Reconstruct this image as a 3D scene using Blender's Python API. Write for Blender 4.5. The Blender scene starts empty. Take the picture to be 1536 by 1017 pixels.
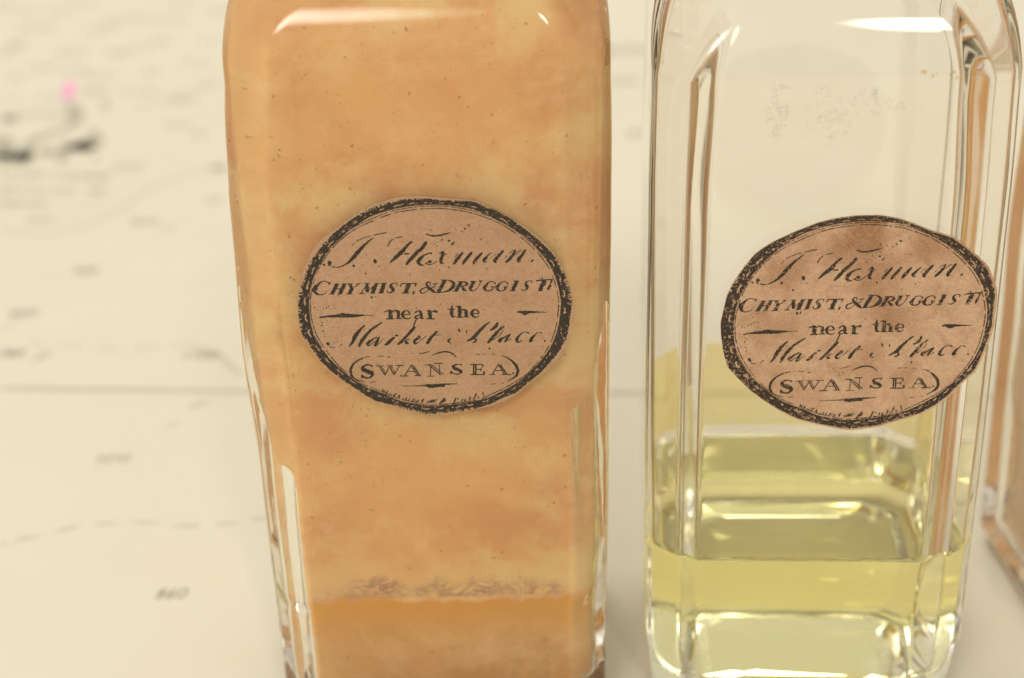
import bpy, math, random
from mathutils import Vector, Matrix
from mathutils import noise as mnoise
random.seed(7)
scene = bpy.context.scene
CM = 0.01                                   # everything below is drawn in centimetres

# ------------------------------------------------------------------ camera
PITCH, ROLL = math.radians(25.0), math.radians(1.9)
CAM = Vector((0.0, -18.5, 15.1))
fwd = Vector((0, math.cos(PITCH), -math.sin(PITCH)))
r0 = Vector((1, 0, 0)); u0 = Vector((0, math.sin(PITCH), math.cos(PITCH)))
right = r0 * math.cos(ROLL) - u0 * math.sin(ROLL)
up = u0 * math.cos(ROLL) + r0 * math.sin(ROLL)
cam_data = bpy.data.cameras.new('camera')
cam = bpy.data.objects.new('camera', cam_data)
scene.collection.objects.link(cam)
m = Matrix((right, up, -fwd)).transposed().to_4x4()
m.translation = CAM * CM
cam.matrix_world = m
cam_data.sensor_width = 36.0
cam_data.lens = 36.0 * 2300.0 / 1536.0
cam_data.clip_start = 0.01
cam_data.clip_end = 50.0
cam_data.dof.use_dof = True
cam_data.dof.focus_distance = 0.2025
cam_data.dof.aperture_fstop = 15.0
scene.camera = cam

# ------------------------------------------------------------------ light
scene.view_settings.view_transform = 'Standard'
scene.view_settings.look = 'None'
scene.view_settings.exposure = 0.0
scene.view_settings.gamma = 1.0
world = bpy.data.worlds.new('World'); scene.world = world
world.use_nodes = True
bg = world.node_tree.nodes['Background']
bg.inputs['Color'].default_value = (1.0, 0.94, 0.82, 1)
bg.inputs['Strength'].default_value = 0.66

def area_lamp(name, loc, target, sx, sy, power, color):
    d = bpy.data.lights.new(name, 'AREA'); d.shape = 'RECTANGLE'
    d.size, d.size_y, d.energy, d.color = sx * CM, sy * CM, power, color
    o = bpy.data.objects.new(name, d); scene.collection.objects.link(o)
    o.location = Vector(loc) * CM
    o.rotation_euler = (Vector(target) - Vector(loc)).to_track_quat('-Z', 'Y').to_euler()
    return o
key = area_lamp('window_light', (-32, -80, 78), (0, 4, 4), 62, 50, 15.0, (1.0, 0.97, 0.90))
fill = area_lamp('room_lamp', (20, -80, 76), (3, 4, 4), 11, 28, 5.0, (1.0, 0.95, 0.86))
area_lamp('back_fill_light', (-10, 100, 150), (0, 40, 0), 90, 60, 15.0, (1.0, 0.98, 0.92))  # unseen overhead fill, added to brighten the far chart and the bottle bases
for lamp in (key, fill):                     # diffuser cloth: brightest in the middle, fading to its edge
    lamp.data.use_nodes = True
    nt = lamp.data.node_tree; em = nt.nodes['Emission']
    geo = nt.nodes.new('ShaderNodeNewGeometry'); sub = nt.nodes.new('ShaderNodeVectorMath'); sub.operation = 'SUBTRACT'
    sub.inputs[1].default_value = (.5, .5, 0); ln = nt.nodes.new('ShaderNodeVectorMath'); ln.operation = 'LENGTH'
    sc_ = nt.nodes.new('ShaderNodeVectorMath'); sc_.operation = 'MULTIPLY'; sc_.inputs[1].default_value = (1, 1, 0)
    mr = nt.nodes.new('ShaderNodeMapRange'); mr.interpolation_type = 'SMOOTHSTEP'
    for k, x in zip(('From Min', 'From Max', 'To Min', 'To Max'), (.10, .5, 1.0, 0.0)): mr.inputs[k].default_value = x
    nt.links.new(geo.outputs['Parametric'], sub.inputs[0]); nt.links.new(sub.outputs[0], sc_.inputs[0])
    nt.links.new(sc_.outputs[0], ln.inputs[0]); nt.links.new(ln.outputs['Value'], mr.inputs['Value'])
    nt.links.new(mr.outputs[0], em.inputs['Strength'])

scene.render.engine = 'CYCLES'
cy = scene.cycles
cy.use_denoising = True
try: cy.denoiser = 'OPENIMAGEDENOISE'
except Exception: pass
cy.max_bounces = 32; cy.transmission_bounces = 28; cy.glossy_bounces = 16
cy.diffuse_bounces = 5; cy.transparent_max_bounces = 24
cy.caustics_reflective = True; cy.caustics_refractive = True
cy.blur_glossy = 0.3
cy.sample_clamp_indirect = 9.0

# ------------------------------------------------------------------ node helpers
def new_mat(name):
    mt = bpy.data.materials.new(name); mt.use_nodes = True
    nt = mt.node_tree; nt.nodes.clear()
    out = nt.nodes.new('ShaderNodeOutputMaterial')
    return mt, nt, out
class NB:
    def __init__(s, nt): s.nt = nt
    def n(s, kind, **kw):
        nd = s.nt.nodes.new(kind)
        for k, v in kw.items(): setattr(nd, k, v)
        return nd
    def l(s, a, b): s.nt.links.new(a, b)
    def coords(s, sc=(100, 100, 100), loc=(0, 0, 0), src='Object'):
        tc = s.n('ShaderNodeTexCoord'); mp = s.n('ShaderNodeMapping')
        mp.inputs['Scale'].default_value = sc; mp.inputs['Location'].default_value = loc
        s.l(tc.outputs[src], mp.inputs['Vector']); return mp.outputs['Vector']
    def noise(s, vec, scale, detail=4, rough=.55, dist=0):
        nd = s.n('ShaderNodeTexNoise')
        nd.inputs['Scale'].default_value = scale; nd.inputs['Detail'].default_value = detail
        nd.inputs['Roughness'].default_value = rough; nd.inputs['Distortion'].default_value = dist
        s.l(vec, nd.inputs['Vector']); return nd.outputs['Fac']
    def ramp(s, fac, stops, interp='LINEAR'):
        nd = s.n('ShaderNodeValToRGB'); nd.color_ramp.interpolation = interp
        el = nd.color_ramp.elements
        while len(el) < len(stops): el.new(0.5)
        for e, (p, c) in zip(el, stops):
            e.position = p; e.color = (c, c, c, 1) if isinstance(c, (int, float)) else (*c, 1)
        s.l(fac, nd.inputs['Fac']); return nd.outputs['Color']
    def mix(s, fac, a, b, mode='MIX'):
        nd = s.n('ShaderNodeMix', data_type='RGBA', blend_type=mode)
        for sock, v in ((nd.inputs['Factor'], fac), (nd.inputs['A'], a), (nd.inputs['B'], b)):
            if isinstance(v, (int, float)): sock.default_value = v
            elif isinstance(v, tuple): sock.default_value = (*v, 1)
            else: s.l(v, sock)
        return nd.outputs['Result']
    def math(s, op, a, b=0.0, clamp=False):
        nd = s.n('ShaderNodeMath', operation=op, use_clamp=clamp)
        for i, v in enumerate((a, b)):
            if isinstance(v, (int, float)): nd.inputs[i].default_value = v
            else: s.l(v, nd.inputs[i])
        return nd.outputs[0]
    def maprange(s, v, a, b, c=0.0, d=1.0, smooth=True):
        nd = s.n('ShaderNodeMapRange', interpolation_type='SMOOTHSTEP' if smooth else 'LINEAR')
        s.l(v, nd.inputs['Value'])
        for k, x in zip(('From Min', 'From Max', 'To Min', 'To Max'), (a, b, c, d)): nd.inputs[k].default_value = x
        return nd.outputs['Result']
    def bump(s, h, strength, dist):
        nd = s.n('ShaderNodeBump'); nd.inputs['Strength'].default_value = strength
        nd.inputs['Distance'].default_value = dist; s.l(h, nd.inputs['Height']); return nd.outputs['Normal']

# ------------------------------------------------------------------ materials
def glass_mat(name, tint=(0.988, 0.984, 0.965), wavy=1.0, seed=0, haze=.0):
    mt, nt, out = new_mat(name); b = NB(nt)
    v = b.coords(loc=(seed * 7.3, seed * 3.1, 0))
    vs = b.coords(sc=(100, 100, 22), loc=(seed * 7.3, seed * 3.1, 0))
    h = b.math('ADD', b.noise(v, .9, 2), b.math('MULTIPLY', b.noise(vs, 2.2, 2), .22))
    fine = b.noise(v, 14, 3)
    h = b.math('ADD', h, b.math('MULTIPLY', fine, .006))
    g = b.n('ShaderNodeBsdfGlass'); g.inputs['IOR'].default_value = 1.5
    g.inputs['Roughness'].default_value = haze
    g.inputs['Color'].default_value = (*tint, 1)
    if wavy > 0: b.l(b.bump(h, 0.35 * wavy, 0.0006), g.inputs['Normal'])
    b.l(g.outputs[0], out.inputs['Surface'])
    return mt

def ground_base_mat():
    """the scuffed underside of the bottle: ground glass, greyed by a century of shelves"""
    mt, nt, out = new_mat('scuffed_base_glass'); b = NB(nt)
    v = b.coords()
    g = b.n('ShaderNodeBsdfGlass'); g.inputs['IOR'].default_value = 1.5; g.inputs['Roughness'].default_value = .12
    d = b.n('ShaderNodeBsdfDiffuse'); d.inputs['Color'].default_value = (.86, .82, .68, 1)
    t = b.n('ShaderNodeBsdfTranslucent'); t.inputs['Color'].default_value = (.85, .80, .66, 1)
    m1 = b.n('ShaderNodeMixShader'); m1.inputs[0].default_value = .2; b.l(d.outputs[0], m1.inputs[1]); b.l(t.outputs[0], m1.inputs[2])
    mx = b.n('ShaderNodeMixShader'); b.l(b.ramp(b.noise(v, 2.2, 6, .7), [(.35, .0), (.65, .12)]), mx.inputs[0])
    b.l(g.outputs[0], mx.inputs[1]); b.l(m1.outputs[0], mx.inputs[2]); b.l(mx.outputs[0], out.inputs['Surface'])
    return mt

def liquid_mat():
    mt, nt, out = new_mat('pale_yellow_liquid'); b = NB(nt)
    at = b.n('ShaderNodeAttribute', attribute_name='surface_ior')
    g = b.n('ShaderNodeBsdfGlass'); g.inputs['Roughness'].default_value = 0.0
    g.inputs['Color'].default_value = (1, 1, 1, 1)
    b.l(at.outputs['Fac'], g.inputs['IOR'])
    b.l(g.outputs[0], out.inputs['Surface'])
    va = b.n('ShaderNodeVolumeAbsorption')
    va.inputs['Color'].default_value = (0.992, 0.950, 0.30, 1); va.inputs['Density'].default_value = 28.0
    b.l(va.outputs[0], out.inputs['Volume'])
    return mt

def residue_mat():
    mt, nt, out = new_mat('dried_yellow_residue'); b = NB(nt)
    v = b.coords(); vs = b.coords(sc=(100, 100, 14))
    n1 = b.noise(v, 1.2, 4); n2 = b.noise(vs, 5, 4)
    f = b.math('ADD', b.math('MULTIPLY', n1, .6), b.math('MULTIPLY', n2, .4))
    col = b.ramp(f, [(.3, (.98, .92, .62)), (.5, (.97, .885, .50)), (.72, (.985, .945, .70))])
    t = b.n('ShaderNodeBsdfTransparent'); b.l(col, t.inputs['Color'])
    gl = b.n('ShaderNodeBsdfGlossy'); gl.inputs['Roughness'].default_value = .25
    b.l(b.bump(n2, .6, .0006), gl.inputs['Normal'])
    mx = b.n('ShaderNodeMixShader'); mx.inputs[0].default_value = .06
    b.l(t.outputs[0], mx.inputs[1]); b.l(gl.outputs[0], mx.inputs[2])
    b.l(mx.outputs[0], out.inputs['Surface'])
    return mt

def content_mat(name, floor_z, c_mid, c_dark, c_pale, c_deep, seed=0.0, settled=False):
    """opaque dried suspension caked on the inside of the glass"""
    mt, nt, out = new_mat(name); b = NB(nt)
    v = b.coords(loc=(seed, seed * .7, 0))
    vb = b.coords(sc=(90, 90, 112), loc=(seed + 3, seed * .7, 1))
    big2 = b.noise(b.coords(sc=(90, 90, 110), loc=(seed + 9, 4, 2)), .55, 8, .66, .15)
    big = b.noise(vb, .45, 7, .62, .2); mid = b.noise(v, 1.3, 7, .68, .1); fine = b.noise(v, 9, 4)
    col = b.mix(b.ramp(big, [(.42, 0.0), (.58, 1.0)]), c_dark, c_mid)
    col = b.mix(b.math('MULTIPLY', b.math('ADD', b.math('MULTIPLY', b.ramp(big2, [(.47, 0.0), (.60, 1.0)]), .85), b.math('MULTIPLY', b.ramp(mid, [(.52, 0.0), (.74, 1.0)]), .45), clamp=True), .9), col, c_pale)
    col = b.mix(b.math('MULTIPLY', b.ramp(fine, [(.35, 0.0), (.7, 1.0)]), .10), col, c_dark)
    # specks of grit
    sv = b.n('ShaderNodeSeparateXYZ'); b.l(v, sv.inputs[0]); cv = b.n('ShaderNodeCombineXYZ')
    b.l(b.math('ADD', sv.outputs['X'], b.math('MULTIPLY', sv.outputs['Y'], .6)), cv.inputs[0]); b.l(sv.outputs['Z'], cv.inputs[1])
    warp = b.n('ShaderNodeVectorMath', operation='ADD'); b.l(cv.outputs[0], warp.inputs[0])
    wn = b.n('ShaderNodeTexNoise'); wn.inputs['Scale'].default_value = 14; b.l(v, wn.inputs['Vector'])
    ws = b.n('ShaderNodeVectorMath', operation='SCALE'); b.l(wn.outputs['Color'], ws.inputs[0]); ws.inputs['Scale'].default_value = .09
    b.l(ws.outputs[0], warp.inputs[1]); flat = warp.outputs[0]
    for sc_, thr, cdot, keep in ((2.2, .056, (.34, .12, .04), .76), (4.6, .07, (.46, .19, .06), .90), (1.1, .026, (.12, .07, .04), .55), (9.0, .14, (.5, .22, .07), .92)):
        vo = b.n('ShaderNodeTexVoronoi', voronoi_dimensions='2D'); vo.inputs['Scale'].default_value = sc_; b.l(flat, vo.inputs['Vector'])
        dot = b.maprange(vo.outputs['Distance'], thr, thr * .45)
        sep = b.n('ShaderNodeSeparateColor'); b.l(vo.outputs['Color'], sep.inputs[0])
        sel = b.math('GREATER_THAN', sep.outputs[0], keep)
        col = b.mix(b.math('MULTIPLY', b.math('MULTIPLY', dot, sel), .5), col, cdot)
    # crust at the foot of the deposit
    tc = b.n('ShaderNodeTexCoord'); sx = b.n('ShaderNodeSeparateXYZ'); b.l(tc.outputs['Object'], sx.inputs[0])
    z = b.math('SUBTRACT', b.math('MULTIPLY', sx.outputs['Z'], 100), floor_z)
    wob = b.math('MULTIPLY', b.math('SUBTRACT', b.noise(v, 1.6, 4), .5), .35)
    zz = b.math('ADD', z, wob)
    palez = b.math('MULTIPLY', b.maprange(zz, .9, .4), b.maprange(zz, .05, .2))
    col = b.mix(b.math('MULTIPLY', palez, .55), col, c_pale)
    vr = b.coords(sc=(100, 100, 190), loc=(1.3 + seed, .4, 0))
    rid = b.noise(vr, 2.6, 6, .68, 1.0)
    ridge = b.math('SUBTRACT', 1.0, b.math('MULTIPLY', b.math('ABSOLUTE', b.math('SUBTRACT', rid, .5)), 9.0), clamp=True)
    hz = b.math('ADD', z, b.math('MULTIPLY', b.math('SUBTRACT', b.noise(b.coords(loc=(seed, 0, 0), sc=(100, 100, 20)), 1.5, 5, .7), .5), .9))
    zone = b.math('MULTIPLY', b.maprange(hz, .52, .26), b.maprange(z, .08, .16))
    xz = b.maprange(b.math('ABSOLUTE', b.math('MULTIPLY', sx.outputs['X'], 100)), 2.0, 1.6)
    col = b.mix(b.math('MULTIPLY', b.math('MULTIPLY', ridge, zone), b.math('MULTIPLY', xz, b.ramp(b.noise(b.coords(loc=(seed + 4, 0, 0)), 1.9, 3), [(.40, .15), (.58, .95)]))), col, (.50, .27, .185))
    foot = b.maprange(b.math('ADD', zz, b.math('MULTIPLY', b.math('SUBTRACT', b.noise(v, 5.0, 4), .5), .22)), .10, .02)
    if settled: foot = b.math('MULTIPLY', b.maprange(zz, -.75, .02), .9)
    col = b.mix(foot, col, c_deep)
    p = b.n('ShaderNodeBsdfPrincipled'); p.inputs['Roughness'].default_value = .6
    p.inputs['Specular IOR Level'].default_value = .1
    b.l(col, p.inputs['Base Color']); b.l(p.outputs[0], out.inputs['Surface'])
    return mt

def paper_label_mat(name, base, stain, blotch, seed, rust=()):
    mt, nt, out = new_mat(name); b = NB(nt)
    v = b.coords(loc=(seed, seed * 2, seed * 3))
    vf = b.coords(sc=(100, 100, 100), loc=(seed * 5, 0, seed))
    n1 = b.noise(v, 1.1, 5, .65); n2 = b.noise(v, 4.5, 5, .65, .8); n3 = b.noise(vf, 26, 4, .7, 1.5); n4 = b.noise(vf, 60, 3, .7)
    col = b.mix(b.math('MULTIPLY', b.ramp(n1, [(.46, 0.0), (.68, 1.0)]), blotch), base, stain)
    col = b.mix(b.math('MULTIPLY', b.ramp(n2, [(.52, 0.0), (.72, 1.0)]), blotch * .7), col, stain)
    n5 = b.noise(vf, 10, 5, .75, 1.0)
    for x, z, r, k in rust:                                # stains at fixed places on this sheet
        pos = b.coords(sc=(100, 0, 100), loc=(-x, 0, -z)); ln = b.n('ShaderNodeVectorMath', operation='LENGTH'); b.l(pos, ln.inputs[0])
        d = b.math('ADD', ln.outputs['Value'], b.math('MULTIPLY', b.math('SUBTRACT', n2, .5), 1.2 * r + .2))
        col = b.mix(b.math('MULTIPLY', b.maprange(d, r, r * .35), k), col, stain)
    col = b.mix(b.math('MULTIPLY', b.ramp(n5, [(.48, 0.0), (.68, 1.0)]), .5), col, tuple(c * .7 for c in base))
    dark = tuple(c * .58 for c in base); lite = tuple(min(1, c * 1.3 + .03) for c in base)
    col = b.mix(b.math('MULTIPLY', b.ramp(n3, [(.45, 0.0), (.66, 1.0)]), .55), col, dark)
    col = b.mix(b.math('MULTIPLY', b.ramp(n4, [(.50, 0.0), (.68, 1.0)]), .5), col, lite)
    p = b.n('ShaderNodeBsdfPrincipled'); p.inputs['Roughness'].default_value = .85
    p.inputs['Specular IOR Level'].default_value = .2
    b.l(col, p.inputs['Base Color'])
    b.l(b.bump(b.math('ADD', b.math('ADD', n3, n4), b.math('MULTIPLY', n1, 6.0)), .6, .00008), p.inputs['Normal'])
    b.l(p.outputs[0], out.inputs['Surface'])
    return mt

def ink_mat(name, color, wear=.5, seed=0.0):
    mt, nt, out = new_mat(name); b = NB(nt)
    v = b.coords(loc=(seed, 0, seed))
    n1 = b.noise(v, 34, 4, .75); n2 = b.noise(v, 3.0, 3)
    f = b.math('ADD', n1, b.math('MULTIPLY', b.math('SUBTRACT', n2, .5), .35))
    hole = b.ramp(f, [(wear, 0.0), (wear + .07, 1.0)])
    p = b.n('ShaderNodeBsdfPrincipled'); p.inputs['Roughness'].default_value = .75
    p.inputs['Specular IOR Level'].default_value = .2
    b.l(b.mix(b.ramp(n1, [(.3, 0.0), (.7, 1.0)]), color, tuple(c * 2.2 for c in color)), p.inputs['Base Color'])
    t = b.n('ShaderNodeBsdfTransparent')
    mx = b.n('ShaderNodeMixShader'); b.l(hole, mx.inputs[0])
    b.l(p.outputs[0], mx.inputs[1]); b.l(t.outputs[0], mx.inputs[2])
    b.l(mx.outputs[0], out.inputs['Surface'])
    return mt

def chart_paper_mat():
    mt, nt, out = new_mat('aged_chart_paper'); b = NB(nt)
    v = b.coords()
    n1 = b.noise(v, .06, 5); n2 = b.noise(v, .35, 6, .6); n3 = b.noise(v, 12, 4, .7)
    vo = b.noise(v, .8, 2)
    col = b.mix(b.ramp(n1, [(.35, 0.0), (.65, 1.0)]), (.645, .592, .468), (.665, .62, .505))
    col = b.mix(b.math('MULTIPLY', b.ramp(n2, [(.5, 0.0), (.75, 1.0)]), .30), col, (.60, .535, .375))
    col = b.mix(b.math('MULTIPLY', b.ramp(vo, [(.66, 0.0), (.78, 1.0)]), .22), col, (.57, .45, .27))
    col = b.mix(b.math('MULTIPLY', n3, .10), col, (.60, .53, .37))
    p = b.n('ShaderNodeBsdfPrincipled'); p.inputs['Roughness'].default_value = .8
    p.inputs['Specular IOR Level'].default_value = .2
    b.l(col, p.inputs['Base Color']); b.l(b.bump(n3, .2, .0001), p.inputs['Normal'])
    b.l(p.outputs[0], out.inputs['Surface'])
    return mt

def plain_mat(name, color, rough=.8):
    mt, nt, out = new_mat(name); b = NB(nt)
    v = b.coords(); n1 = b.noise(v, 6, 4, .7)
    p = b.n('ShaderNodeBsdfPrincipled'); p.inputs['Roughness'].default_value = rough
    p.inputs['Specular IOR Level'].default_value = .2
    b.l(b.mix(b.ramp(n1, [(.35, 0.0), (.7, 1.0)]), color, tuple(min(1, c * 1.15 + .02) for c in color)), p.inputs['Base Color'])
    b.l(p.outputs[0], out.inputs['Surface'])
    return mt

# ------------------------------------------------------------------ mesh helpers
def mk(name, verts, faces, mat, parent=None, smooth=False, loc=None):
    me = bpy.data.meshes.new(name)
    me.from_pydata([(x * CM, y * CM, z * CM) for x, y, z in verts], [], faces)
    me.materials.append(mat)
    if smooth: me.polygons.foreach_set('use_smooth', [True] * len(me.polygons))
    me.update()
    o = bpy.data.objects.new(name, me); scene.collection.objects.link(o)
    if parent: o.parent = parent
    if loc: o.location = Vector(loc) * CM
    return o
def thing(name, label, cat, loc, rz=0.0, group=None):
    o = bpy.data.objects.new(name, None); scene.collection.objects.link(o)
    o.empty_display_size = .01
    o.location = Vector(loc) * CM; o.rotation_euler = (0, 0, rz)
    o['label'] = label; o['category'] = cat
    if group: o['group'] = group
    return o

# ------------------------------------------------------------------ ring cross-sections
NF = 6
def ring(z, hw, hd, ch, fr, morph=0.0, rad=0.0, dx=0.0, dy=0.0):
    """canted-corner rectangle with filleted edges, morphing to a circle"""
    ch = min(ch, hw * .6, hd * .6)
    poly = [(hw, -hd + ch), (hw, hd - ch), (hw - ch, hd), (-hw + ch, hd), (-hw, hd - ch), (-hw, -hd + ch), (-hw + ch, -hd), (hw - ch, -hd)]
    pts = []
    for i in range(8):
        p = Vector(poly[i]); a = Vector(poly[i - 1]); c = Vector(poly[(i + 1) % 8])
        d1 = (a - p); d2 = (c - p); l1, l2 = d1.length, d2.length; d1.normalize(); d2.normalize()
        ang = d1.angle(d2); t = min(fr / math.tan(ang / 2), l1 * .46, l2 * .46)
        s, e = p + d1 * t, p + d2 * t
        # support vertex, fillet arc (quadratic), support vertex
        pts.append(s + d1 * min(.03, l1 * .02))
        for k in range(NF + 1):
            q = k / NF
            pts.append(s * (1 - q) ** 2 + p * 2 * q * (1 - q) + e * q * q)
        pts.append(e + d2 * min(.03, l2 * .02))
        # intermediate points along the long flats
        nx = Vector(poly[(i + 1) % 8])
        if i % 2 == 0:
            s2 = nx - d2 * t
            for k in range(1, 6):
                pts.append(e.lerp(s2, k / 6))
    out = []
    for p in pts:
        if morph > 0:
            a = math.atan2(p.y / hd, p.x / hw)
            p = p.lerp(Vector((math.cos(a) * rad, math.sin(a) * rad)), morph)
        out.append((p.x + dx, p.y + dy, z))
    return out
def loft(rings, close_start=True, close_end=True, off=0):
    n = len(rings[0]); verts = [v for r in rings for v in r]; faces = []
    for i in range(len(rings) - 1):
        for j in range(n):
            k = (j + 1) % n
            faces.append((i * n + j, i * n + k, (i + 1) * n + k, (i + 1) * n + j))
    def cap(ri, flip):
        c = len(verts); r = rings[ri]
        verts.append((sum(v[0] for v in r) / n, sum(v[1] for v in r) / n, r[0][2]))
        for j in range(n):
            k = (j + 1) % n
            faces.append((c, ri * n + k, ri * n + j) if not flip else (c, ri * n + j, ri * n + k))
    if close_start: cap(0, False)
    if close_end: cap(len(rings) - 1, True)
    return verts, faces
def interp(tab, z):
    if z <= tab[0][0]: return tab[0][1:]
    for a, b in zip(tab, tab[1:]):
        if z <= b[0]:
            t = (z - a[0]) / (b[0] - a[0]); t = t * t * (3 - 2 * t)
            return tuple(p + (q - p) * t for p, q in zip(a[1:], b[1:]))
    return tab[-1][1:]
def frange(a, b, n): return [a + (b - a) * i / n for i in range(n + 1)]
def wob(p, amp, seed, sc=.55):
    v = Vector((p[0] * sc + seed * 9.1, p[1] * sc + seed * 3.7, p[2] * sc * .6 + seed))
    d = mnoise.noise_vector(v)
    return (p[0] + d.x * amp, p[1] + d.y * amp, p[2])

def cav(B, z):
    hw, hd, dx, ich = interp(B['cavity'], z); return hw, hd, dx, ich
def bottle_rings(B):
    """outer skin from the base centre up to the lip, then the cavity from the lip down to its floor"""
    outer = []; zs0, zs1 = B['shoulder']; hw_t, hd_t = interp(B['body'], zs0)[:2]
    # underside: shallow punt
    for f, z in ((.25, .16), (.6, .13), (.80, .05), (.88, .012)):
        hw, hd, dx = interp(B['body'], 0); outer.append(ring(z, hw * f, hd * f, B['ch'] * f, .15, dx=dx))
    hr = B['heel']
    for k in range(7):
        a = math.radians(15 * k); ins = hr * (1 - math.sin(a)); z = hr * (1 - math.cos(a)) + .012
        hw, hd, dx = interp(B['body'], z); outer.append(ring(z, hw - ins, hd - ins, B['ch'], .18, dx=dx))
    for z in frange(hr + .25, zs0, 26):
        hw, hd, dx = interp(B['body'], z); outer.append(ring(z, hw, hd, B['ch'], B['fr'], dx=dx))
    e, e2 = 3.0, 2.0; dxt = interp(B['body'], zs0)[2]; nr = B['neck']
    for k in range(1, 19):
        t = math.sin(math.radians(5 * k)) ; t = min(t, .9995)
        f = (1 - t ** e) ** (1 / e); f2 = (1 - t ** e2) ** (1 / e2); z = zs0 + (zs1 - zs0) * t
        if hd_t * f2 < nr + .05: break
        mo = max(0, (t - .55) / .45) ** 1.5
        outer.append(ring(z, hw_t * f, hd_t * f2, B['ch'] + .9 * t * f, B['fr'] + .9 * t, mo, nr + (hw_t * f - nr) * .8, dx=dxt))
    zn = zs1 + .05
    for z, r in ((zn, nr + .12), (zn + .15, nr), (zn + .8, nr - .02), (zn + 1.0, nr + .05), (zn + 1.1, nr + .5), (zn + 1.25, nr + .62), (zn + 1.4, nr + .5), (zn + 1.42, nr - .2)):
        outer.append(ring(z, nr, nr, .5, .2, 1.0, r, dx=dxt))
    inner = []
    ni = nr - .38
    for z in (zn + 1.3, zn + .9, zn + .5, zn + .1):
        inner.append(ring(z, nr, nr, .5, .2, 1.0, ni, dx=dxt))
    top_i = zs1 - .22
    ihw, ihd, idx, iich = cav(B, zs0)
    lst = []
    for k in range(18, 0, -1):
        t = min(math.sin(math.radians(5 * k)), .9995); f = (1 - t ** e) ** (1 / e); f2 = (1 - t ** e2) ** (1 / e2); z = zs0 + (top_i - zs0) * t
        if ihd * f2 < ni + .05: continue
        mo = max(0, (t - .55) / .45) ** 1.5
        lst.append(ring(z, ihw * f, ihd * f2, iich + .3 * t * f, B['ifr'] + .5 * t, mo, ni + (ihw * f - ni) * .8, dx=idx))
    inner += lst
    fz, frr = B['floor'], B['floor_r']
    levels = sorted(frange(fz + frr, zs0, 26), reverse=True)
    if B.get('line'):
        levels = [z for z in levels if abs(z - B['line']) > .1] + [B['line'] - .06, B['line'], B['line'] + .08]; levels.sort(reverse=True)
    if B.get('level'):
        c = B['level'] + .10
        levels = [z for z in levels if abs(z - c) > .12] + [c]; levels.sort(reverse=True)
    for z in levels:
        hw, hd, dx, ich = cav(B, z); inner.append(ring(z, hw, hd, ich, B['ifr'], dx=dx))
    for k in range(1, 7):
        a = math.radians(15 * k); z = fz + frr * (1 - math.sin(a)); ins = frr * (1 - math.cos(a))
        hw, hd, dx, ich = cav(B, fz + frr); inner.append(ring(z, hw - ins, hd - ins, max(.2, ich - ins * .4), B['ifr'], dx=dx))
    hw, hd, dx, ich = cav(B, fz + frr)
    inner.append(ring(fz + .02, (hw - frr) * .6, (hd - frr) * .6, .3, .2, dx=dx))
    inner.append(ring(fz + .05, (hw - frr) * .2, (hd - frr) * .2, .1, .05, dx=dx))
    s = B['seed']
    inner = [[wob(p, B.get('wave', .035), s) for p in r] for r in inner]
    rip = B.get('ripple', 0)
    if rip:                                       # drawn-out streaks in the side walls of hand-blown glass
        for r in inner:
            if not B['floor'] + .3 < r[0][2] < B['shoulder'][0]: continue
            hw = max(abs(p[0]) for p in r)
            for i, (x, y, z) in enumerate(r):
                if abs(x) > .86 * hw:
                    d = mnoise.noise(Vector((y * 2.4 + (9 if x > 0 else 0), z * .45, s))) + .5 * mnoise.noise(Vector((y * 6.0, z * .7, s + 4)))
                    r[i] = (x + rip * d * (1 if x > 0 else -1), y, z)
    outer = [[wob(p, .006, s + 5) for p in r] for r in outer]
    return outer, inner

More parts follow.
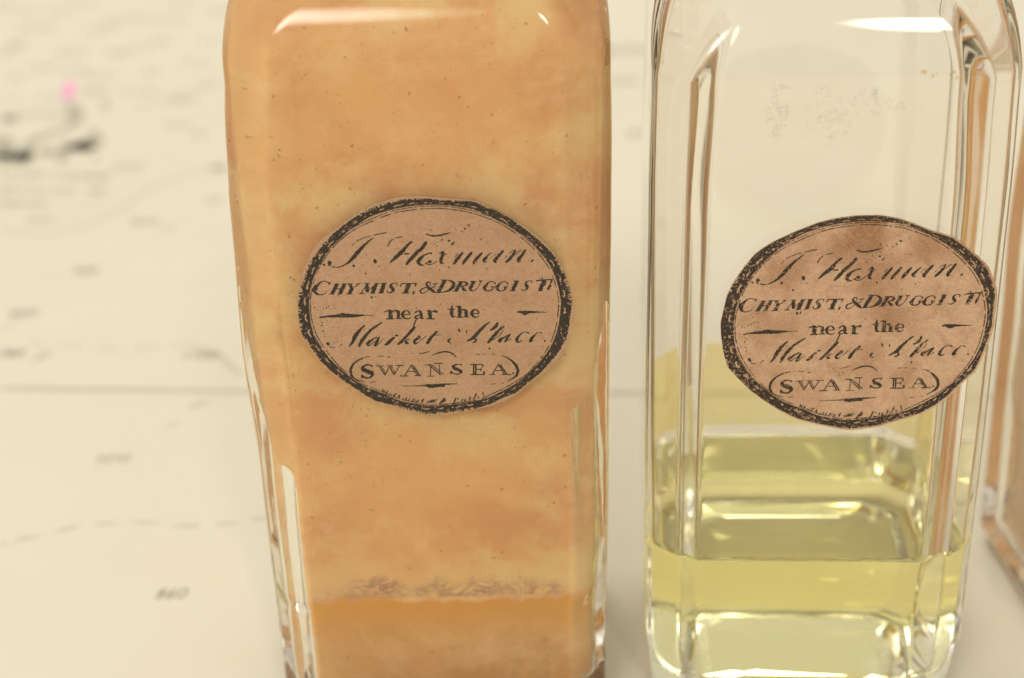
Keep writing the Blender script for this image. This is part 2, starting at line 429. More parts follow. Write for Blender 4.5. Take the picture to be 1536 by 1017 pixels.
# ------------------------------------------------------------------ traced print (label centimetres)
STROKES = {'line1':[[(-1.02,0.87,0.0059),(-0.973,0.922,0.0089),(-0.898,0.965,0.0089),(-0.78,1.003,0.0089),(-0.678,1.024,0.0104),(-0.562,1.046,0.0134)],[(-0.732,0.98,0.0104),(-0.8,0.931,0.0208),(-0.876,0.864,0.0327),(-0.939,0.797,0.0446),(-1.01,0.714,0.0416),(-1.08,0.646,0.0253),(-1.156,0.602,0.0149),(-1.23,0.581,0.0119),(-1.301,0.592,0.0134),(-1.35,0.617,0.0178)],[(-1.344,0.635,0.0446),(-1.314,0.653,0.0595)],[(-1.414,0.632,0.0238),(-1.39,0.606,0.0178)],[(-1.017,0.593,0.0357)],[(-0.534,0.813,0.0089),(-0.556,0.853,0.0134),(-0.52,0.921,0.0134),(-0.452,0.965,0.0104),(-0.35,0.985,0.0119),(-0.292,0.99,0.0089)],[(-0.533,0.818,0.0089),(-0.461,0.819,0.0059)],[(-0.747,0.648,0.0595),(-0.723,0.651,0.0595)],[(-0.741,0.619,0.0119),(-0.715,0.582,0.0074),(-0.65,0.573,0.0059)],[(-0.236,0.913,0.0208),(-0.3,0.867,0.0297),(-0.369,0.784,0.0476),(-0.453,0.71,0.0416),(-0.545,0.627,0.0149)],[(-0.06,0.894,0.0387),(-0.115,0.822,0.0357),(-0.19,0.755,0.0416),(-0.267,0.672,0.0416),(-0.337,0.593,0.0268)],[(-0.35,0.745,0.0178),(-0.285,0.743,0.0178)],[(0.004,0.752,0.0134),(-0.091,0.72,0.0208),(-0.152,0.668,0.0416),(-0.176,0.625,0.0416),(-0.149,0.586,0.0268),(-0.106,0.585,0.0119),(-0.053,0.617,0.0178)],[(-0.031,0.62,0.0506),(-0.012,0.638,0.0297)],[(-0.001,0.74,0.0208)],[(-0.043,0.625,0.0387),(-0.02,0.632,0.0387)],[(-0.074,0.603,0.0119),(-0.031,0.582,0.0119),(0.013,0.596,0.0089),(0.073,0.635,0.0074),(0.133,0.689,0.0074),(0.201,0.736,0.0104)],[(0.106,0.729,0.0119),(0.151,0.753,0.0357),(0.141,0.704,0.0327),(0.117,0.643,0.0416),(0.125,0.603,0.0268),(0.158,0.607,0.0089)],[(0.411,0.744,0.0208),(0.365,0.691,0.0327),(0.311,0.625,0.0372),(0.281,0.582,0.0193)],[(0.529,0.74,0.0208),(0.481,0.687,0.0327),(0.427,0.621,0.0372),(0.396,0.578,0.0193)],[(0.659,0.735,0.0208),(0.611,0.683,0.0327),(0.557,0.616,0.0372),(0.537,0.573,0.0193)],[(0.3,0.683,0.0059),(0.367,0.739,0.0104),(0.411,0.747,0.0119)],[(0.42,0.616,0.0059),(0.489,0.723,0.0074),(0.529,0.749,0.0119)],[(0.543,0.612,0.0059),(0.612,0.718,0.0059),(0.657,0.748,0.0104)],[(0.816,0.75,0.0119),(0.756,0.713,0.0164),(0.699,0.656,0.0327),(0.674,0.623,0.0312),(0.695,0.602,0.0149),(0.754,0.643,0.0074),(0.858,0.725,0.0059)],[(0.934,0.757,0.0268),(0.871,0.686,0.0357),(0.818,0.621,0.0416),(0.832,0.592,0.0178),(0.869,0.616,0.0074)],[(1.09,0.756,0.0223),(1.052,0.687,0.0297),(1.0,0.627,0.0357),(0.955,0.588,0.0193)],[(1.223,0.762,0.0253),(1.175,0.69,0.0327),(1.123,0.618,0.0416),(1.129,0.591,0.0178),(1.159,0.605,0.0074)],[(0.942,0.644,0.0059),(1.032,0.734,0.0074),(1.088,0.763,0.0119)],[(1.022,0.641,0.0059),(1.133,0.739,0.0074),(1.213,0.765,0.0104)],[(1.314,0.619,0.0238),(1.286,0.582,0.0134)]],'line2':[[(-1.345,0.37,0.0297),(-1.365,0.342,0.0149)],[(-1.356,0.366,0.0104),(-1.398,0.385,0.0104),(-1.449,0.385,0.0134),(-1.511,0.336,0.0327),(-1.551,0.278,0.0565),(-1.545,0.227,0.0357),(-1.496,0.199,0.0164),(-1.434,0.21,0.0089),(-1.399,0.237,0.0059)],[(-1.256,0.338,0.0416),(-1.331,0.214,0.0416)],[(-1.158,0.335,0.0416),(-1.229,0.21,0.0416)],[(-1.294,0.276,0.0119),(-1.195,0.276,0.0119)],[(-1.289,0.344,0.0134),(-1.225,0.344,0.0134)],[(-1.19,0.344,0.0134),(-1.129,0.343,0.0134)],[(-1.368,0.206,0.0134),(-1.305,0.205,0.0134)],[(-1.266,0.204,0.0134),(-1.2,0.203,0.0134)],[(-1.091,0.337,0.0387),(-1.061,0.276,0.0387)],[(-1.06,0.279,0.0416),(-1.105,0.206,0.0416)],[(-1.063,0.276,0.0074),(-0.972,0.333,0.0119)],[(-1.124,0.342,0.0134),(-1.051,0.34,0.0134)],[(-1.003,0.34,0.0134),(-0.954,0.34,0.0134)],[(-1.145,0.201,0.0134),(-1.069,0.2,0.0134)],[(-0.858,0.332,0.0104),(-0.951,0.208,0.0119)],[(-0.863,0.324,0.0416),(-0.866,0.221,0.0416)],[(-0.865,0.234,0.0104),(-0.746,0.325,0.0104)],[(-0.742,0.328,0.0446),(-0.802,0.211,0.0446)],[(-0.898,0.34,0.0134),(-0.826,0.339,0.0134)],[(-0.981,0.203,0.0134),(-0.908,0.202,0.0134)],[(-0.835,0.204,0.0134),(-0.765,0.203,0.0134)],[(-0.76,0.338,0.0134),(-0.702,0.337,0.0134)],[(-0.64,0.332,0.0446),(-0.691,0.207,0.0446)],[(-0.677,0.338,0.0134),(-0.604,0.337,0.0134)],[(-0.725,0.203,0.0134),(-0.657,0.203,0.0134)],[(-0.475,0.302,0.0119),(-0.467,0.334,0.0089),(-0.512,0.335,0.0104),(-0.553,0.313,0.0223),(-0.549,0.281,0.0357),(-0.529,0.254,0.0416),(-0.531,0.225,0.0297),(-0.572,0.201,0.0119),(-0.601,0.208,0.0119),(-0.606,0.24,0.0178)],[(-0.415,0.327,0.0134),(-0.211,0.324,0.0134)],[(-0.411,0.328,0.0149),(-0.432,0.288,0.0149)],[(-0.217,0.325,0.0178),(-0.237,0.281,0.0178)],[(-0.309,0.325,0.0476),(-0.371,0.194,0.0476)],[(-0.419,0.192,0.0134),(-0.324,0.191,0.0134)],[(-0.253,0.212,0.0297),(-0.274,0.171,0.0119)],[(-0.028,0.326,0.0149),(-0.06,0.341,0.0178),(-0.089,0.315,0.0208),(-0.068,0.272,0.0327),(-0.015,0.222,0.0387),(0.02,0.189,0.0208)],[(-0.028,0.326,0.0089),(-0.049,0.287,0.0089),(-0.146,0.246,0.0149),(-0.174,0.209,0.0208),(-0.156,0.183,0.0134),(-0.112,0.194,0.0089),(-0.043,0.247,0.0089),(0.032,0.284,0.0149)],[(-0.002,0.307,0.0149),(0.057,0.315,0.0178)],[(-0.07,0.264,0.0387),(-0.013,0.219,0.0208)],[(0.158,0.359,0.0416),(0.063,0.196,0.0416)],[(0.132,0.363,0.0104),(0.212,0.357,0.0134),(0.262,0.323,0.0327),(0.268,0.279,0.0416),(0.231,0.232,0.0357),(0.154,0.197,0.0149),(0.051,0.191,0.0104)],[(0.11,0.363,0.0134),(0.179,0.363,0.0134)],[(0.019,0.189,0.0134),(0.095,0.188,0.0134)],[(0.367,0.327,0.0387),(0.297,0.211,0.0387)],[(0.364,0.329,0.0104),(0.422,0.327,0.0178),(0.444,0.301,0.0327),(0.42,0.278,0.0193),(0.354,0.265,0.0089)],[(0.373,0.262,0.0178),(0.4,0.223,0.0357),(0.432,0.203,0.0149)],[(0.328,0.334,0.0134),(0.39,0.333,0.0134)],[(0.253,0.203,0.0134),(0.323,0.202,0.0134)],[(0.534,0.329,0.0387),(0.492,0.252,0.0387),(0.48,0.22,0.0297),(0.519,0.201,0.0149),(0.572,0.233,0.0089),(0.629,0.329,0.0104)],[(0.492,0.334,0.0134),(0.565,0.333,0.0134)],[(0.594,0.335,0.0134),(0.653,0.335,0.0134)],[(0.818,0.311,0.0149),(0.802,0.279,0.0149)],[(0.812,0.303,0.0104),(0.786,0.322,0.0104),(0.735,0.319,0.0134),(0.693,0.276,0.0297),(0.67,0.237,0.0416),(0.683,0.204,0.0238),(0.724,0.193,0.0134),(0.768,0.21,0.0178),(0.784,0.247,0.0268)],[(0.755,0.25,0.0134),(0.816,0.249,0.0134)],[(0.981,0.305,0.0149),(0.966,0.273,0.0149)],[(0.975,0.298,0.0104),(0.95,0.316,0.0104),(0.898,0.313,0.0134),(0.856,0.27,0.0297),(0.833,0.231,0.0416),(0.847,0.198,0.0238),(0.887,0.187,0.0134),(0.932,0.204,0.0178),(0.947,0.242,0.0268)],[(0.918,0.244,0.0134),(0.979,0.244,0.0134)],[(1.095,0.317,0.0401),(1.034,0.192,0.0401)],[(1.056,0.323,0.0134),(1.125,0.322,0.0134)],[(0.994,0.188,0.0134),(1.068,0.186,0.0134)],[(1.284,0.286,0.0119),(1.297,0.315,0.0119),(1.246,0.32,0.0104),(1.212,0.297,0.0238),(1.217,0.265,0.0357),(1.23,0.233,0.0357),(1.215,0.202,0.0208),(1.169,0.186,0.0104),(1.148,0.209,0.0149)],[(1.46,0.32,0.0506),(1.393,0.191,0.0506)],[(1.37,0.323,0.0208),(1.457,0.331,0.0134),(1.562,0.333,0.0178)],[(1.559,0.332,0.0208),(1.532,0.278,0.0208)],[(1.532,0.262,0.0327),(1.498,0.187,0.0268)],[(1.426,0.353,0.0238)],[(1.355,0.319,0.0208)],[(1.367,0.179,0.0134),(1.425,0.178,0.0134)]],'line3':[[(-0.581,-0.052,0.0476),(-0.588,-0.16,0.0476)],[(-0.576,-0.085,0.0119),(-0.521,-0.054,0.0178),(-0.48,-0.076,0.0387),(-0.485,-0.163,0.0416)],[(-0.661,-0.071,0.0119),(-0.581,-0.044,0.0178)],[(-0.642,-0.171,0.0164),(-0.54,-0.173,0.0164)],[(-0.523,-0.17,0.0149),(-0.44,-0.172,0.0149)],[(-0.419,-0.116,0.0104),(-0.331,-0.116,0.0149),(-0.341,-0.077,0.0208),(-0.373,-0.058,0.0134),(-0.413,-0.08,0.0268),(-0.426,-0.119,0.0357),(-0.409,-0.161,0.0238),(-0.362,-0.178,0.0134),(-0.312,-0.16,0.0089)],[(-0.258,-0.095,0.0238),(-0.226,-0.065,0.0134),(-0.189,-0.08,0.0297),(-0.183,-0.125,0.0387),(-0.179,-0.171,0.0297),(-0.146,-0.179,0.0134)],[(-0.192,-0.121,0.0104),(-0.241,-0.139,0.0208),(-0.262,-0.163,0.0282),(-0.233,-0.182,0.0134),(-0.191,-0.161,0.0089)],[(-0.06,-0.071,0.0446),(-0.066,-0.179,0.0446)],[(-0.063,-0.116,0.0089),(-0.02,-0.077,0.0134),(0.015,-0.082,0.0357),(0.04,-0.093,0.0178)],[(-0.106,-0.074,0.0134),(-0.06,-0.063,0.0149)],[(-0.112,-0.185,0.0149),(-0.006,-0.187,0.0149)],[(0.239,0.006,0.0089),(0.228,-0.04,0.0297),(0.224,-0.126,0.0401),(0.238,-0.166,0.0223),(0.277,-0.155,0.0089)],[(0.171,-0.056,0.0119),(0.273,-0.055,0.0119)],[(0.332,-0.014,0.0416),(0.326,-0.16,0.0416)],[(0.279,-0.022,0.0119),(0.332,-0.008,0.0149)],[(0.329,-0.097,0.0089),(0.375,-0.065,0.0164),(0.414,-0.088,0.0357),(0.411,-0.163,0.0387)],[(0.283,-0.171,0.0149),(0.371,-0.173,0.0149)],[(0.378,-0.171,0.0149),(0.453,-0.173,0.0149)],[(0.494,-0.126,0.0104),(0.579,-0.124,0.0149),(0.571,-0.089,0.0208),(0.539,-0.068,0.0134),(0.501,-0.086,0.0268),(0.488,-0.126,0.0387),(0.507,-0.168,0.0253),(0.552,-0.178,0.0134),(0.587,-0.154,0.0089)]],'line4':[[(-1.453,-0.52,0.0535),(-1.431,-0.51,0.0535)],[(-1.452,-0.543,0.0134),(-1.393,-0.571,0.0089),(-1.316,-0.565,0.0074),(-1.249,-0.52,0.0104)],[(-0.931,-0.257,0.0164),(-1.001,-0.32,0.0297),(-1.068,-0.409,0.0476),(-1.121,-0.508,0.0268),(-1.166,-0.561,0.0134)],[(-0.701,-0.219,0.0134),(-0.777,-0.269,0.0238),(-0.857,-0.325,0.0297),(-0.923,-0.398,0.0357),(-0.989,-0.479,0.0387),(-1.034,-0.566,0.0268)],[(-1.146,-0.541,0.0059),(-1.046,-0.427,0.0059),(-0.94,-0.313,0.0074)],[(-0.78,-0.43,0.0134),(-0.835,-0.46,0.0208),(-0.896,-0.503,0.0357),(-0.92,-0.536,0.0327),(-0.89,-0.551,0.0134),(-0.807,-0.486,0.0059)],[(-0.754,-0.431,0.0193),(-0.793,-0.507,0.0342),(-0.82,-0.553,0.0268),(-0.788,-0.551,0.0089),(-0.698,-0.456,0.0059)],[(-0.552,-0.438,0.0208),(-0.609,-0.493,0.0357),(-0.66,-0.539,0.0327),(-0.692,-0.551,0.0149)],[(-0.64,-0.509,0.0059),(-0.559,-0.428,0.0104),(-0.505,-0.413,0.0297)],[(-0.274,-0.298,0.0357),(-0.343,-0.377,0.0357),(-0.408,-0.45,0.0327),(-0.489,-0.531,0.0327),(-0.523,-0.547,0.0134)],[(-0.448,-0.491,0.0074),(-0.37,-0.448,0.0089),(-0.356,-0.469,0.0134),(-0.403,-0.492,0.0149),(-0.397,-0.528,0.0387),(-0.367,-0.539,0.0134)],[(-0.248,-0.189,0.0164),(-0.292,-0.29,0.0164)],[(-0.281,-0.505,0.0074),(-0.213,-0.454,0.0208),(-0.224,-0.427,0.0119),(-0.256,-0.464,0.0178),(-0.292,-0.505,0.0327),(-0.283,-0.541,0.0238),(-0.236,-0.519,0.0074),(-0.117,-0.427,0.0059)],[(0.02,-0.369,0.0357),(-0.041,-0.43,0.0282),(-0.098,-0.504,0.0387),(-0.123,-0.545,0.0268),(-0.084,-0.529,0.0074)],[(-0.086,-0.428,0.0074),(0.066,-0.421,0.0059)],[(0.303,-0.342,0.0164),(0.319,-0.386,0.0238)],[(0.443,-0.32,0.0089),(0.408,-0.363,0.0134),(0.409,-0.41,0.0134)],[(0.193,-0.477,0.0178),(0.158,-0.513,0.0238),(0.179,-0.539,0.0134),(0.232,-0.561,0.0059),(0.37,-0.55,0.0045)],[(0.721,-0.254,0.0149),(0.654,-0.305,0.0268),(0.575,-0.386,0.0416),(0.495,-0.475,0.0416),(0.404,-0.529,0.0149)],[(0.503,-0.48,0.0208),(0.533,-0.51,0.0223),(0.516,-0.538,0.0208),(0.477,-0.547,0.0119)],[(0.826,-0.264,0.0268),(0.79,-0.33,0.0357),(0.721,-0.377,0.0193)],[(0.909,-0.319,0.0223),(0.834,-0.378,0.0297),(0.754,-0.476,0.0387),(0.683,-0.561,0.0297)],[(0.722,-0.542,0.0059),(0.847,-0.446,0.0059),(0.911,-0.348,0.0059)],[(0.972,-0.44,0.0104),(0.907,-0.482,0.0193),(0.845,-0.518,0.0416),(0.844,-0.548,0.0193),(0.921,-0.507,0.0074)],[(0.988,-0.434,0.0193),(0.94,-0.503,0.0297),(0.913,-0.546,0.0208),(0.951,-0.534,0.0074),(1.045,-0.47,0.0059)],[(1.233,-0.433,0.0223),(1.196,-0.412,0.0089),(1.14,-0.426,0.0119),(1.095,-0.472,0.0223),(1.068,-0.521,0.0387),(1.083,-0.557,0.0208),(1.147,-0.531,0.0074)],[(1.402,-0.439,0.0208),(1.363,-0.419,0.0089),(1.317,-0.451,0.0178),(1.266,-0.512,0.0372),(1.247,-0.553,0.0268),(1.295,-0.536,0.0074)],[(1.452,-0.545,0.0297),(1.436,-0.555,0.0208)]],'line5':[[(-0.877,-0.85,0.0268),(-0.882,-0.877,0.0119)],[(-0.877,-0.857,0.0149),(-0.93,-0.838,0.0193),(-0.985,-0.853,0.0297),(-1.009,-0.895,0.0446),(-0.959,-0.931,0.0535),(-0.894,-0.963,0.0535),(-0.887,-1.002,0.0327),(-0.943,-1.035,0.0193),(-1.0,-1.021,0.0238),(-1.025,-0.989,0.0208)],[(-1.025,-0.985,0.0208),(-1.025,-1.037,0.0208)],[(-0.778,-0.869,0.0149),(-0.714,-0.997,0.0149)],[(-0.752,-0.867,0.0089),(-0.698,-0.984,0.0089)],[(-0.718,-1.0,0.0119),(-0.645,-0.874,0.0119)],[(-0.645,-0.874,0.0149),(-0.591,-0.996,0.0149)],[(-0.62,-0.87,0.0089),(-0.574,-0.981,0.0089)],[(-0.594,-1.001,0.0119),(-0.512,-0.867,0.0119)],[(-0.831,-0.859,0.0119),(-0.727,-0.861,0.0119)],[(-0.678,-0.861,0.0119),(-0.598,-0.862,0.0119)],[(-0.562,-0.858,0.0119),(-0.45,-0.861,0.0119)],[(-0.345,-0.846,0.0119),(-0.448,-1.01,0.0119)],[(-0.358,-0.862,0.0149),(-0.279,-1.013,0.0149)],[(-0.332,-0.863,0.0178),(-0.248,-1.014,0.0178)],[(-0.403,-0.953,0.0089),(-0.302,-0.954,0.0089)],[(-0.513,-1.016,0.0119),(-0.398,-1.019,0.0119)],[(-0.321,-1.018,0.0119),(-0.222,-1.02,0.0119)],[(-0.094,-0.869,0.0104),(-0.102,-1.023,0.0104)],[(-0.109,-0.868,0.0149),(0.037,-1.019,0.0149)],[(-0.075,-0.866,0.0119),(0.071,-1.012,0.0119)],[(-0.17,-0.861,0.0119),(-0.071,-0.863,0.0119)],[(-0.149,-1.03,0.0104),(-0.053,-1.031,0.0104)],[(0.027,-0.848,0.0089),(0.019,-1.002,0.0104)],[(-0.045,-0.842,0.0119),(0.068,-0.844,0.0119)],[(0.32,-0.857,0.0208),(0.313,-0.887,0.0089)],[(0.316,-0.87,0.0104),(0.264,-0.865,0.0134),(0.211,-0.884,0.0268),(0.219,-0.918,0.0387),(0.284,-0.951,0.0416),(0.315,-0.98,0.0268),(0.273,-1.008,0.0164),(0.209,-1.0,0.0164),(0.175,-0.964,0.0193)],[(0.171,-0.964,0.0149),(0.171,-1.012,0.0149)],[(0.482,-0.873,0.0178),(0.477,-1.019,0.0178)],[(0.51,-0.874,0.0178),(0.504,-1.02,0.0178)],[(0.438,-0.87,0.0134),(0.605,-0.874,0.0134)],[(0.602,-0.874,0.0164),(0.604,-0.915,0.0164)],[(0.51,-0.946,0.0119),(0.578,-0.947,0.0119)],[(0.579,-0.924,0.0134),(0.577,-0.972,0.0134)],[(0.432,-1.02,0.0134),(0.615,-1.025,0.0134)],[(0.614,-0.977,0.0208),(0.621,-1.027,0.0208)],[(0.821,-0.862,0.0119),(0.728,-1.023,0.0119)],[(0.811,-0.882,0.0134),(0.89,-1.025,0.0134)],[(0.836,-0.883,0.0208),(0.918,-1.026,0.0208)],[(0.768,-0.969,0.0104),(0.864,-0.971,0.0104)],[(0.682,-1.028,0.0119),(0.769,-1.029,0.0119)],[(0.851,-1.031,0.0134),(0.979,-1.034,0.0134)],[(1.007,-1.016,0.0268)]],'line6':[[(-0.765,-1.202,0.0149),(-0.75,-1.262,0.0149)],[(-0.723,-1.224,0.0119),(-0.753,-1.262,0.0119)],[(-0.693,-1.239,0.0178),(-0.72,-1.287,0.0178)],[(-0.675,-1.306,0.0134),(-0.655,-1.283,0.0134)],[(-0.648,-1.318,0.0119),(-0.637,-1.294,0.0119)],[(-0.591,-1.278,0.0149),(-0.621,-1.336,0.0149)],[(-0.587,-1.285,0.0134),(-0.571,-1.286,0.0134)],[(-0.535,-1.304,0.0208),(-0.555,-1.328,0.0208)],[(-0.531,-1.332,0.0149),(-0.554,-1.363,0.0149)],[(-0.441,-1.343,0.0149),(-0.463,-1.391,0.0149)],[(-0.402,-1.355,0.0149),(-0.423,-1.396,0.0149)],[(-0.482,-1.355,0.0149),(-0.5,-1.386,0.0149)],[(-0.349,-1.364,0.0178),(-0.37,-1.405,0.0178)],[(-0.322,-1.375,0.0134),(-0.339,-1.406,0.0134)],[(-0.291,-1.383,0.0149),(-0.315,-1.424,0.0149)],[(-0.311,-1.4,0.0089),(-0.277,-1.398,0.0089)],[(-0.216,-1.369,0.0178),(-0.241,-1.427,0.0178)],[(-0.249,-1.395,0.0119),(-0.237,-1.406,0.0119)],[(-0.115,-1.39,0.0208),(-0.145,-1.438,0.0208)],[(-0.055,-1.385,0.0149),(-0.076,-1.433,0.0149)],[(-0.049,-1.389,0.0119),(-0.028,-1.393,0.0119)],[(-0.156,-1.399,0.0149),(-0.175,-1.44,0.0149)],[(-0.082,-1.384,0.0208),(-0.112,-1.432,0.0208)],[(-0.116,-1.39,0.0104),(-0.071,-1.416,0.0104)],[(0.071,-1.364,0.0193),(-0.004,-1.454,0.0193)],[(0.055,-1.372,0.0149),(0.085,-1.398,0.0149)],[(0.079,-1.404,0.0178),(0.028,-1.434,0.0178)],[(0.224,-1.361,0.0178),(0.182,-1.461,0.0178)],[(0.242,-1.375,0.0149),(0.263,-1.394,0.0149)],[(0.248,-1.435,0.0119),(0.226,-1.445,0.0119)],[(0.316,-1.382,0.0149),(0.292,-1.426,0.0149)],[(0.356,-1.39,0.0149),(0.339,-1.432,0.0149)],[(0.328,-1.407,0.0089),(0.343,-1.397,0.0089)],[(0.42,-1.351,0.0149),(0.402,-1.409,0.0149)],[(0.431,-1.39,0.0119),(0.459,-1.384,0.0119)],[(0.5,-1.301,0.0149),(0.464,-1.405,0.0149)],[(0.482,-1.343,0.0089),(0.514,-1.337,0.0089)],[(0.535,-1.358,0.0178),(0.521,-1.379,0.0178)],[(0.584,-1.287,0.0149),(0.603,-1.347,0.0149)]],'orn':[[(-0.059,1.008,0.0119),(0.018,0.985,0.0208),(0.09,0.984,0.0208),(0.177,1.0,0.0208),(0.267,1.024,0.0089)],[(-1.522,-0.129,0.0178),(-1.433,-0.117,0.0238),(-1.312,-0.113,0.0357),(-1.205,-0.104,0.0535),(-1.085,-0.117,0.0416),(-0.971,-0.112,0.0238),(-0.903,-0.112,0.0074),(-0.789,-0.116,0.0045)],[(1.006,-0.131,0.0059),(1.07,-0.124,0.0119),(1.13,-0.119,0.0297),(1.19,-0.133,0.0535),(1.251,-0.124,0.0327),(1.342,-0.127,0.0208),(1.403,-0.129,0.0119),(1.516,-0.133,0.0045)],[(-0.09,-0.736,0.0059),(-0.02,-0.701,0.0134),(0.043,-0.68,0.0208),(0.12,-0.672,0.0193),(0.198,-0.697,0.0178),(0.26,-0.759,0.0074)],[(-0.337,-0.686,0.0074),(-0.238,-0.69,0.0089),(-0.161,-0.679,0.0104),(-0.099,-0.661,0.0089)],[(0.703,-0.64,0.0297)],[(-0.632,-0.736,0.0134),(-0.73,-0.717,0.0089),(-0.852,-0.713,0.0074),(-0.945,-0.721,0.0104),(-1.039,-0.757,0.0164),(-1.12,-0.814,0.0223),(-1.168,-0.898,0.0312),(-1.17,-0.966,0.0282),(-1.143,-1.019,0.0223),(-1.106,-1.048,0.0119),(-1.031,-1.078,0.0074),(-0.94,-1.102,0.0074),(-0.847,-1.092,0.0059)],[(0.45,-0.756,0.0119),(0.516,-0.724,0.0089),(0.669,-0.723,0.0074),(0.776,-0.734,0.0074),(0.868,-0.754,0.0104),(0.943,-0.788,0.0164),(1.011,-0.85,0.0282),(1.062,-0.929,0.0342),(1.068,-1.015,0.0342),(1.027,-1.073,0.0253),(0.964,-1.114,0.0134),(0.886,-1.154,0.0074),(0.7,-1.173,0.0045)],[(-0.496,-1.167,0.0045),(-0.28,-1.172,0.0119),(-0.171,-1.167,0.0223),(-0.079,-1.179,0.0446),(0.022,-1.172,0.0416),(0.076,-1.181,0.0387)],[(-0.167,-1.172,0.0387),(-0.09,-1.179,0.0491),(0.004,-1.162,0.0268),(0.128,-1.156,0.0193),(0.197,-1.155,0.0119),(0.344,-1.157,0.0059)]]}
RING_THIN = [(-1.631,0.121),(-1.586,0.279),(-1.531,0.451),(-1.46,0.605),(-1.377,0.727),(-1.281,0.848),(-1.172,0.952),(-1.02,1.07),(-0.826,1.17),(-0.635,1.247),(-0.46,1.309),(-0.272,1.34),(-0.086,1.357),(0.1,1.358),(0.166,1.355),(0.364,1.326),(0.534,1.289),(0.745,1.206),(0.928,1.116),(1.125,0.971),(1.294,0.81),(1.449,0.618),(1.533,0.467),(1.588,0.307),(1.626,0.131),(1.641,-0.029),(1.631,-0.058),(1.621,-0.19),(1.579,-0.422),(1.483,-0.655),(1.325,-0.887),(1.151,-1.069),(0.946,-1.2),(0.694,-1.33),(0.505,-1.41),(0.207,-1.451),(-0.183,-1.472),(-0.279,-1.433),(-0.493,-1.381),(-0.734,-1.259),(-0.975,-1.154),(-1.18,-1.0),(-1.323,-0.849),(-1.487,-0.596),(-1.591,-0.373),(-1.633,-0.155),(-1.631,0.044)]
RING_INNER = [(-1.65,0.106),(-1.62,0.248),(-1.569,0.421),(-1.5,0.56),(-1.391,0.743),(-1.232,0.923),(-1.017,1.108),(-0.748,1.274),(-0.529,1.342),(-0.312,1.387),(-0.126,1.403),(0.088,1.408),(0.21,1.395),(0.366,1.374),(0.536,1.342),(0.733,1.255),(0.873,1.178),(1.042,1.073),(1.239,0.928),(1.38,0.769),(1.506,0.593),(1.59,0.418),(1.652,0.178),(1.67,-0.03),(1.664,-0.076),(1.651,-0.241),(1.609,-0.457),(1.514,-0.656),(1.356,-0.88),(1.119,-1.12),(0.914,-1.254),(0.724,-1.357),(0.488,-1.427),(0.207,-1.469),(-0.184,-1.489),(-0.28,-1.454),(-0.511,-1.41),(-0.736,-1.285),(-0.977,-1.18),(-1.182,-1.021),(-1.353,-0.848),(-1.506,-0.638),(-1.618,-0.423),(-1.654,-0.187),(-1.654,0.045)]
RING_OUTER = [(-1.787,0.111),(-1.757,0.253),(-1.677,0.44),(-1.6,0.626),(-1.496,0.778),(-1.368,0.928),(-1.244,1.047),(-1.076,1.179),(-0.903,1.294),(-0.733,1.387),(-0.522,1.45),(-0.306,1.488),(-0.093,1.493),(0.12,1.476),(0.256,1.458),(0.54,1.437),(0.68,1.383),(0.849,1.309),(1.045,1.188),(1.241,1.02),(1.453,0.828),(1.608,0.636),(1.707,0.445),(1.777,0.253),(1.815,-0.003),(1.801,-0.031),(1.78,-0.212),(1.746,-0.462),(1.667,-0.644),(1.573,-0.777),(1.384,-1.009),(1.195,-1.166),(1.036,-1.307),(0.816,-1.395),(0.689,-1.469),(0.484,-1.532),(0.201,-1.583),(-0.19,-1.603),(-0.286,-1.573),(-0.546,-1.484),(-0.896,-1.366),(-1.102,-1.202),(-1.335,-1.012),(-1.534,-0.802),(-1.71,-0.529),(-1.785,-0.333),(-1.796,-0.116),(-1.789,0.049)]
CUT_LEFT = [(-1.799,0.112),(-1.773,0.254),(-1.71,0.473),(-1.636,0.658),(-1.56,0.796),(-1.416,0.968),(-1.232,1.108),(-1.066,1.224),(-0.826,1.383),(-0.709,1.424),(-0.549,1.479),(-0.332,1.534),(-0.091,1.529),(0.121,1.496),(0.257,1.488),(0.569,1.462),(0.765,1.364),(1.046,1.21),(1.256,1.043),(1.482,0.842),(1.623,0.659),(1.721,0.444),(1.791,0.221),(1.844,-0.052),(1.842,-0.082),(1.825,-0.297),(1.761,-0.513),(1.698,-0.662),(1.619,-0.812),(1.446,-0.994),(1.194,-1.192),(1.067,-1.326),(0.909,-1.425),(0.688,-1.504),(0.437,-1.556),(0.201,-1.6),(-0.035,-1.621),(-0.191,-1.623),(-0.133,-1.628),(-0.364,-1.57),(-0.592,-1.474),(-0.867,-1.393),(-1.045,-1.265),(-1.337,-1.029),(-1.564,-0.789),(-1.788,-0.366),(-1.807,-0.148),(-1.8,0.05)]
CUT_RIGHT = [(-1.821,0.061),(-1.797,0.174),(-1.735,0.447),(-1.646,0.635),(-1.499,0.85),(-1.382,1.002),(-1.252,1.105),(-1.108,1.191),(-0.823,1.317),(-0.567,1.412),(-0.355,1.463),(-0.072,1.487),(0.05,1.484),(0.219,1.48),(0.46,1.43),(0.689,1.334),(0.92,1.223),(1.163,1.139),(1.325,1.011),(1.473,0.879),(1.639,0.7),(1.706,0.54),(1.774,0.347),(1.772,0.14),(1.759,-0.069),(1.765,-0.132),(1.728,-0.331),(1.684,-0.464),(1.62,-0.665),(1.561,-0.816),(1.411,-0.965),(1.224,-1.182),(1.062,-1.315),(0.884,-1.431),(0.61,-1.508),(0.304,-1.602),(0.042,-1.636),(-0.1,-1.643),(-0.209,-1.626),(-0.49,-1.552),(-0.802,-1.45),(-1.051,-1.298),(-1.268,-1.13),(-1.469,-0.946),(-1.744,-0.604),(-1.802,-0.344),(-1.822,-0.121),(-1.823,-0.003)]
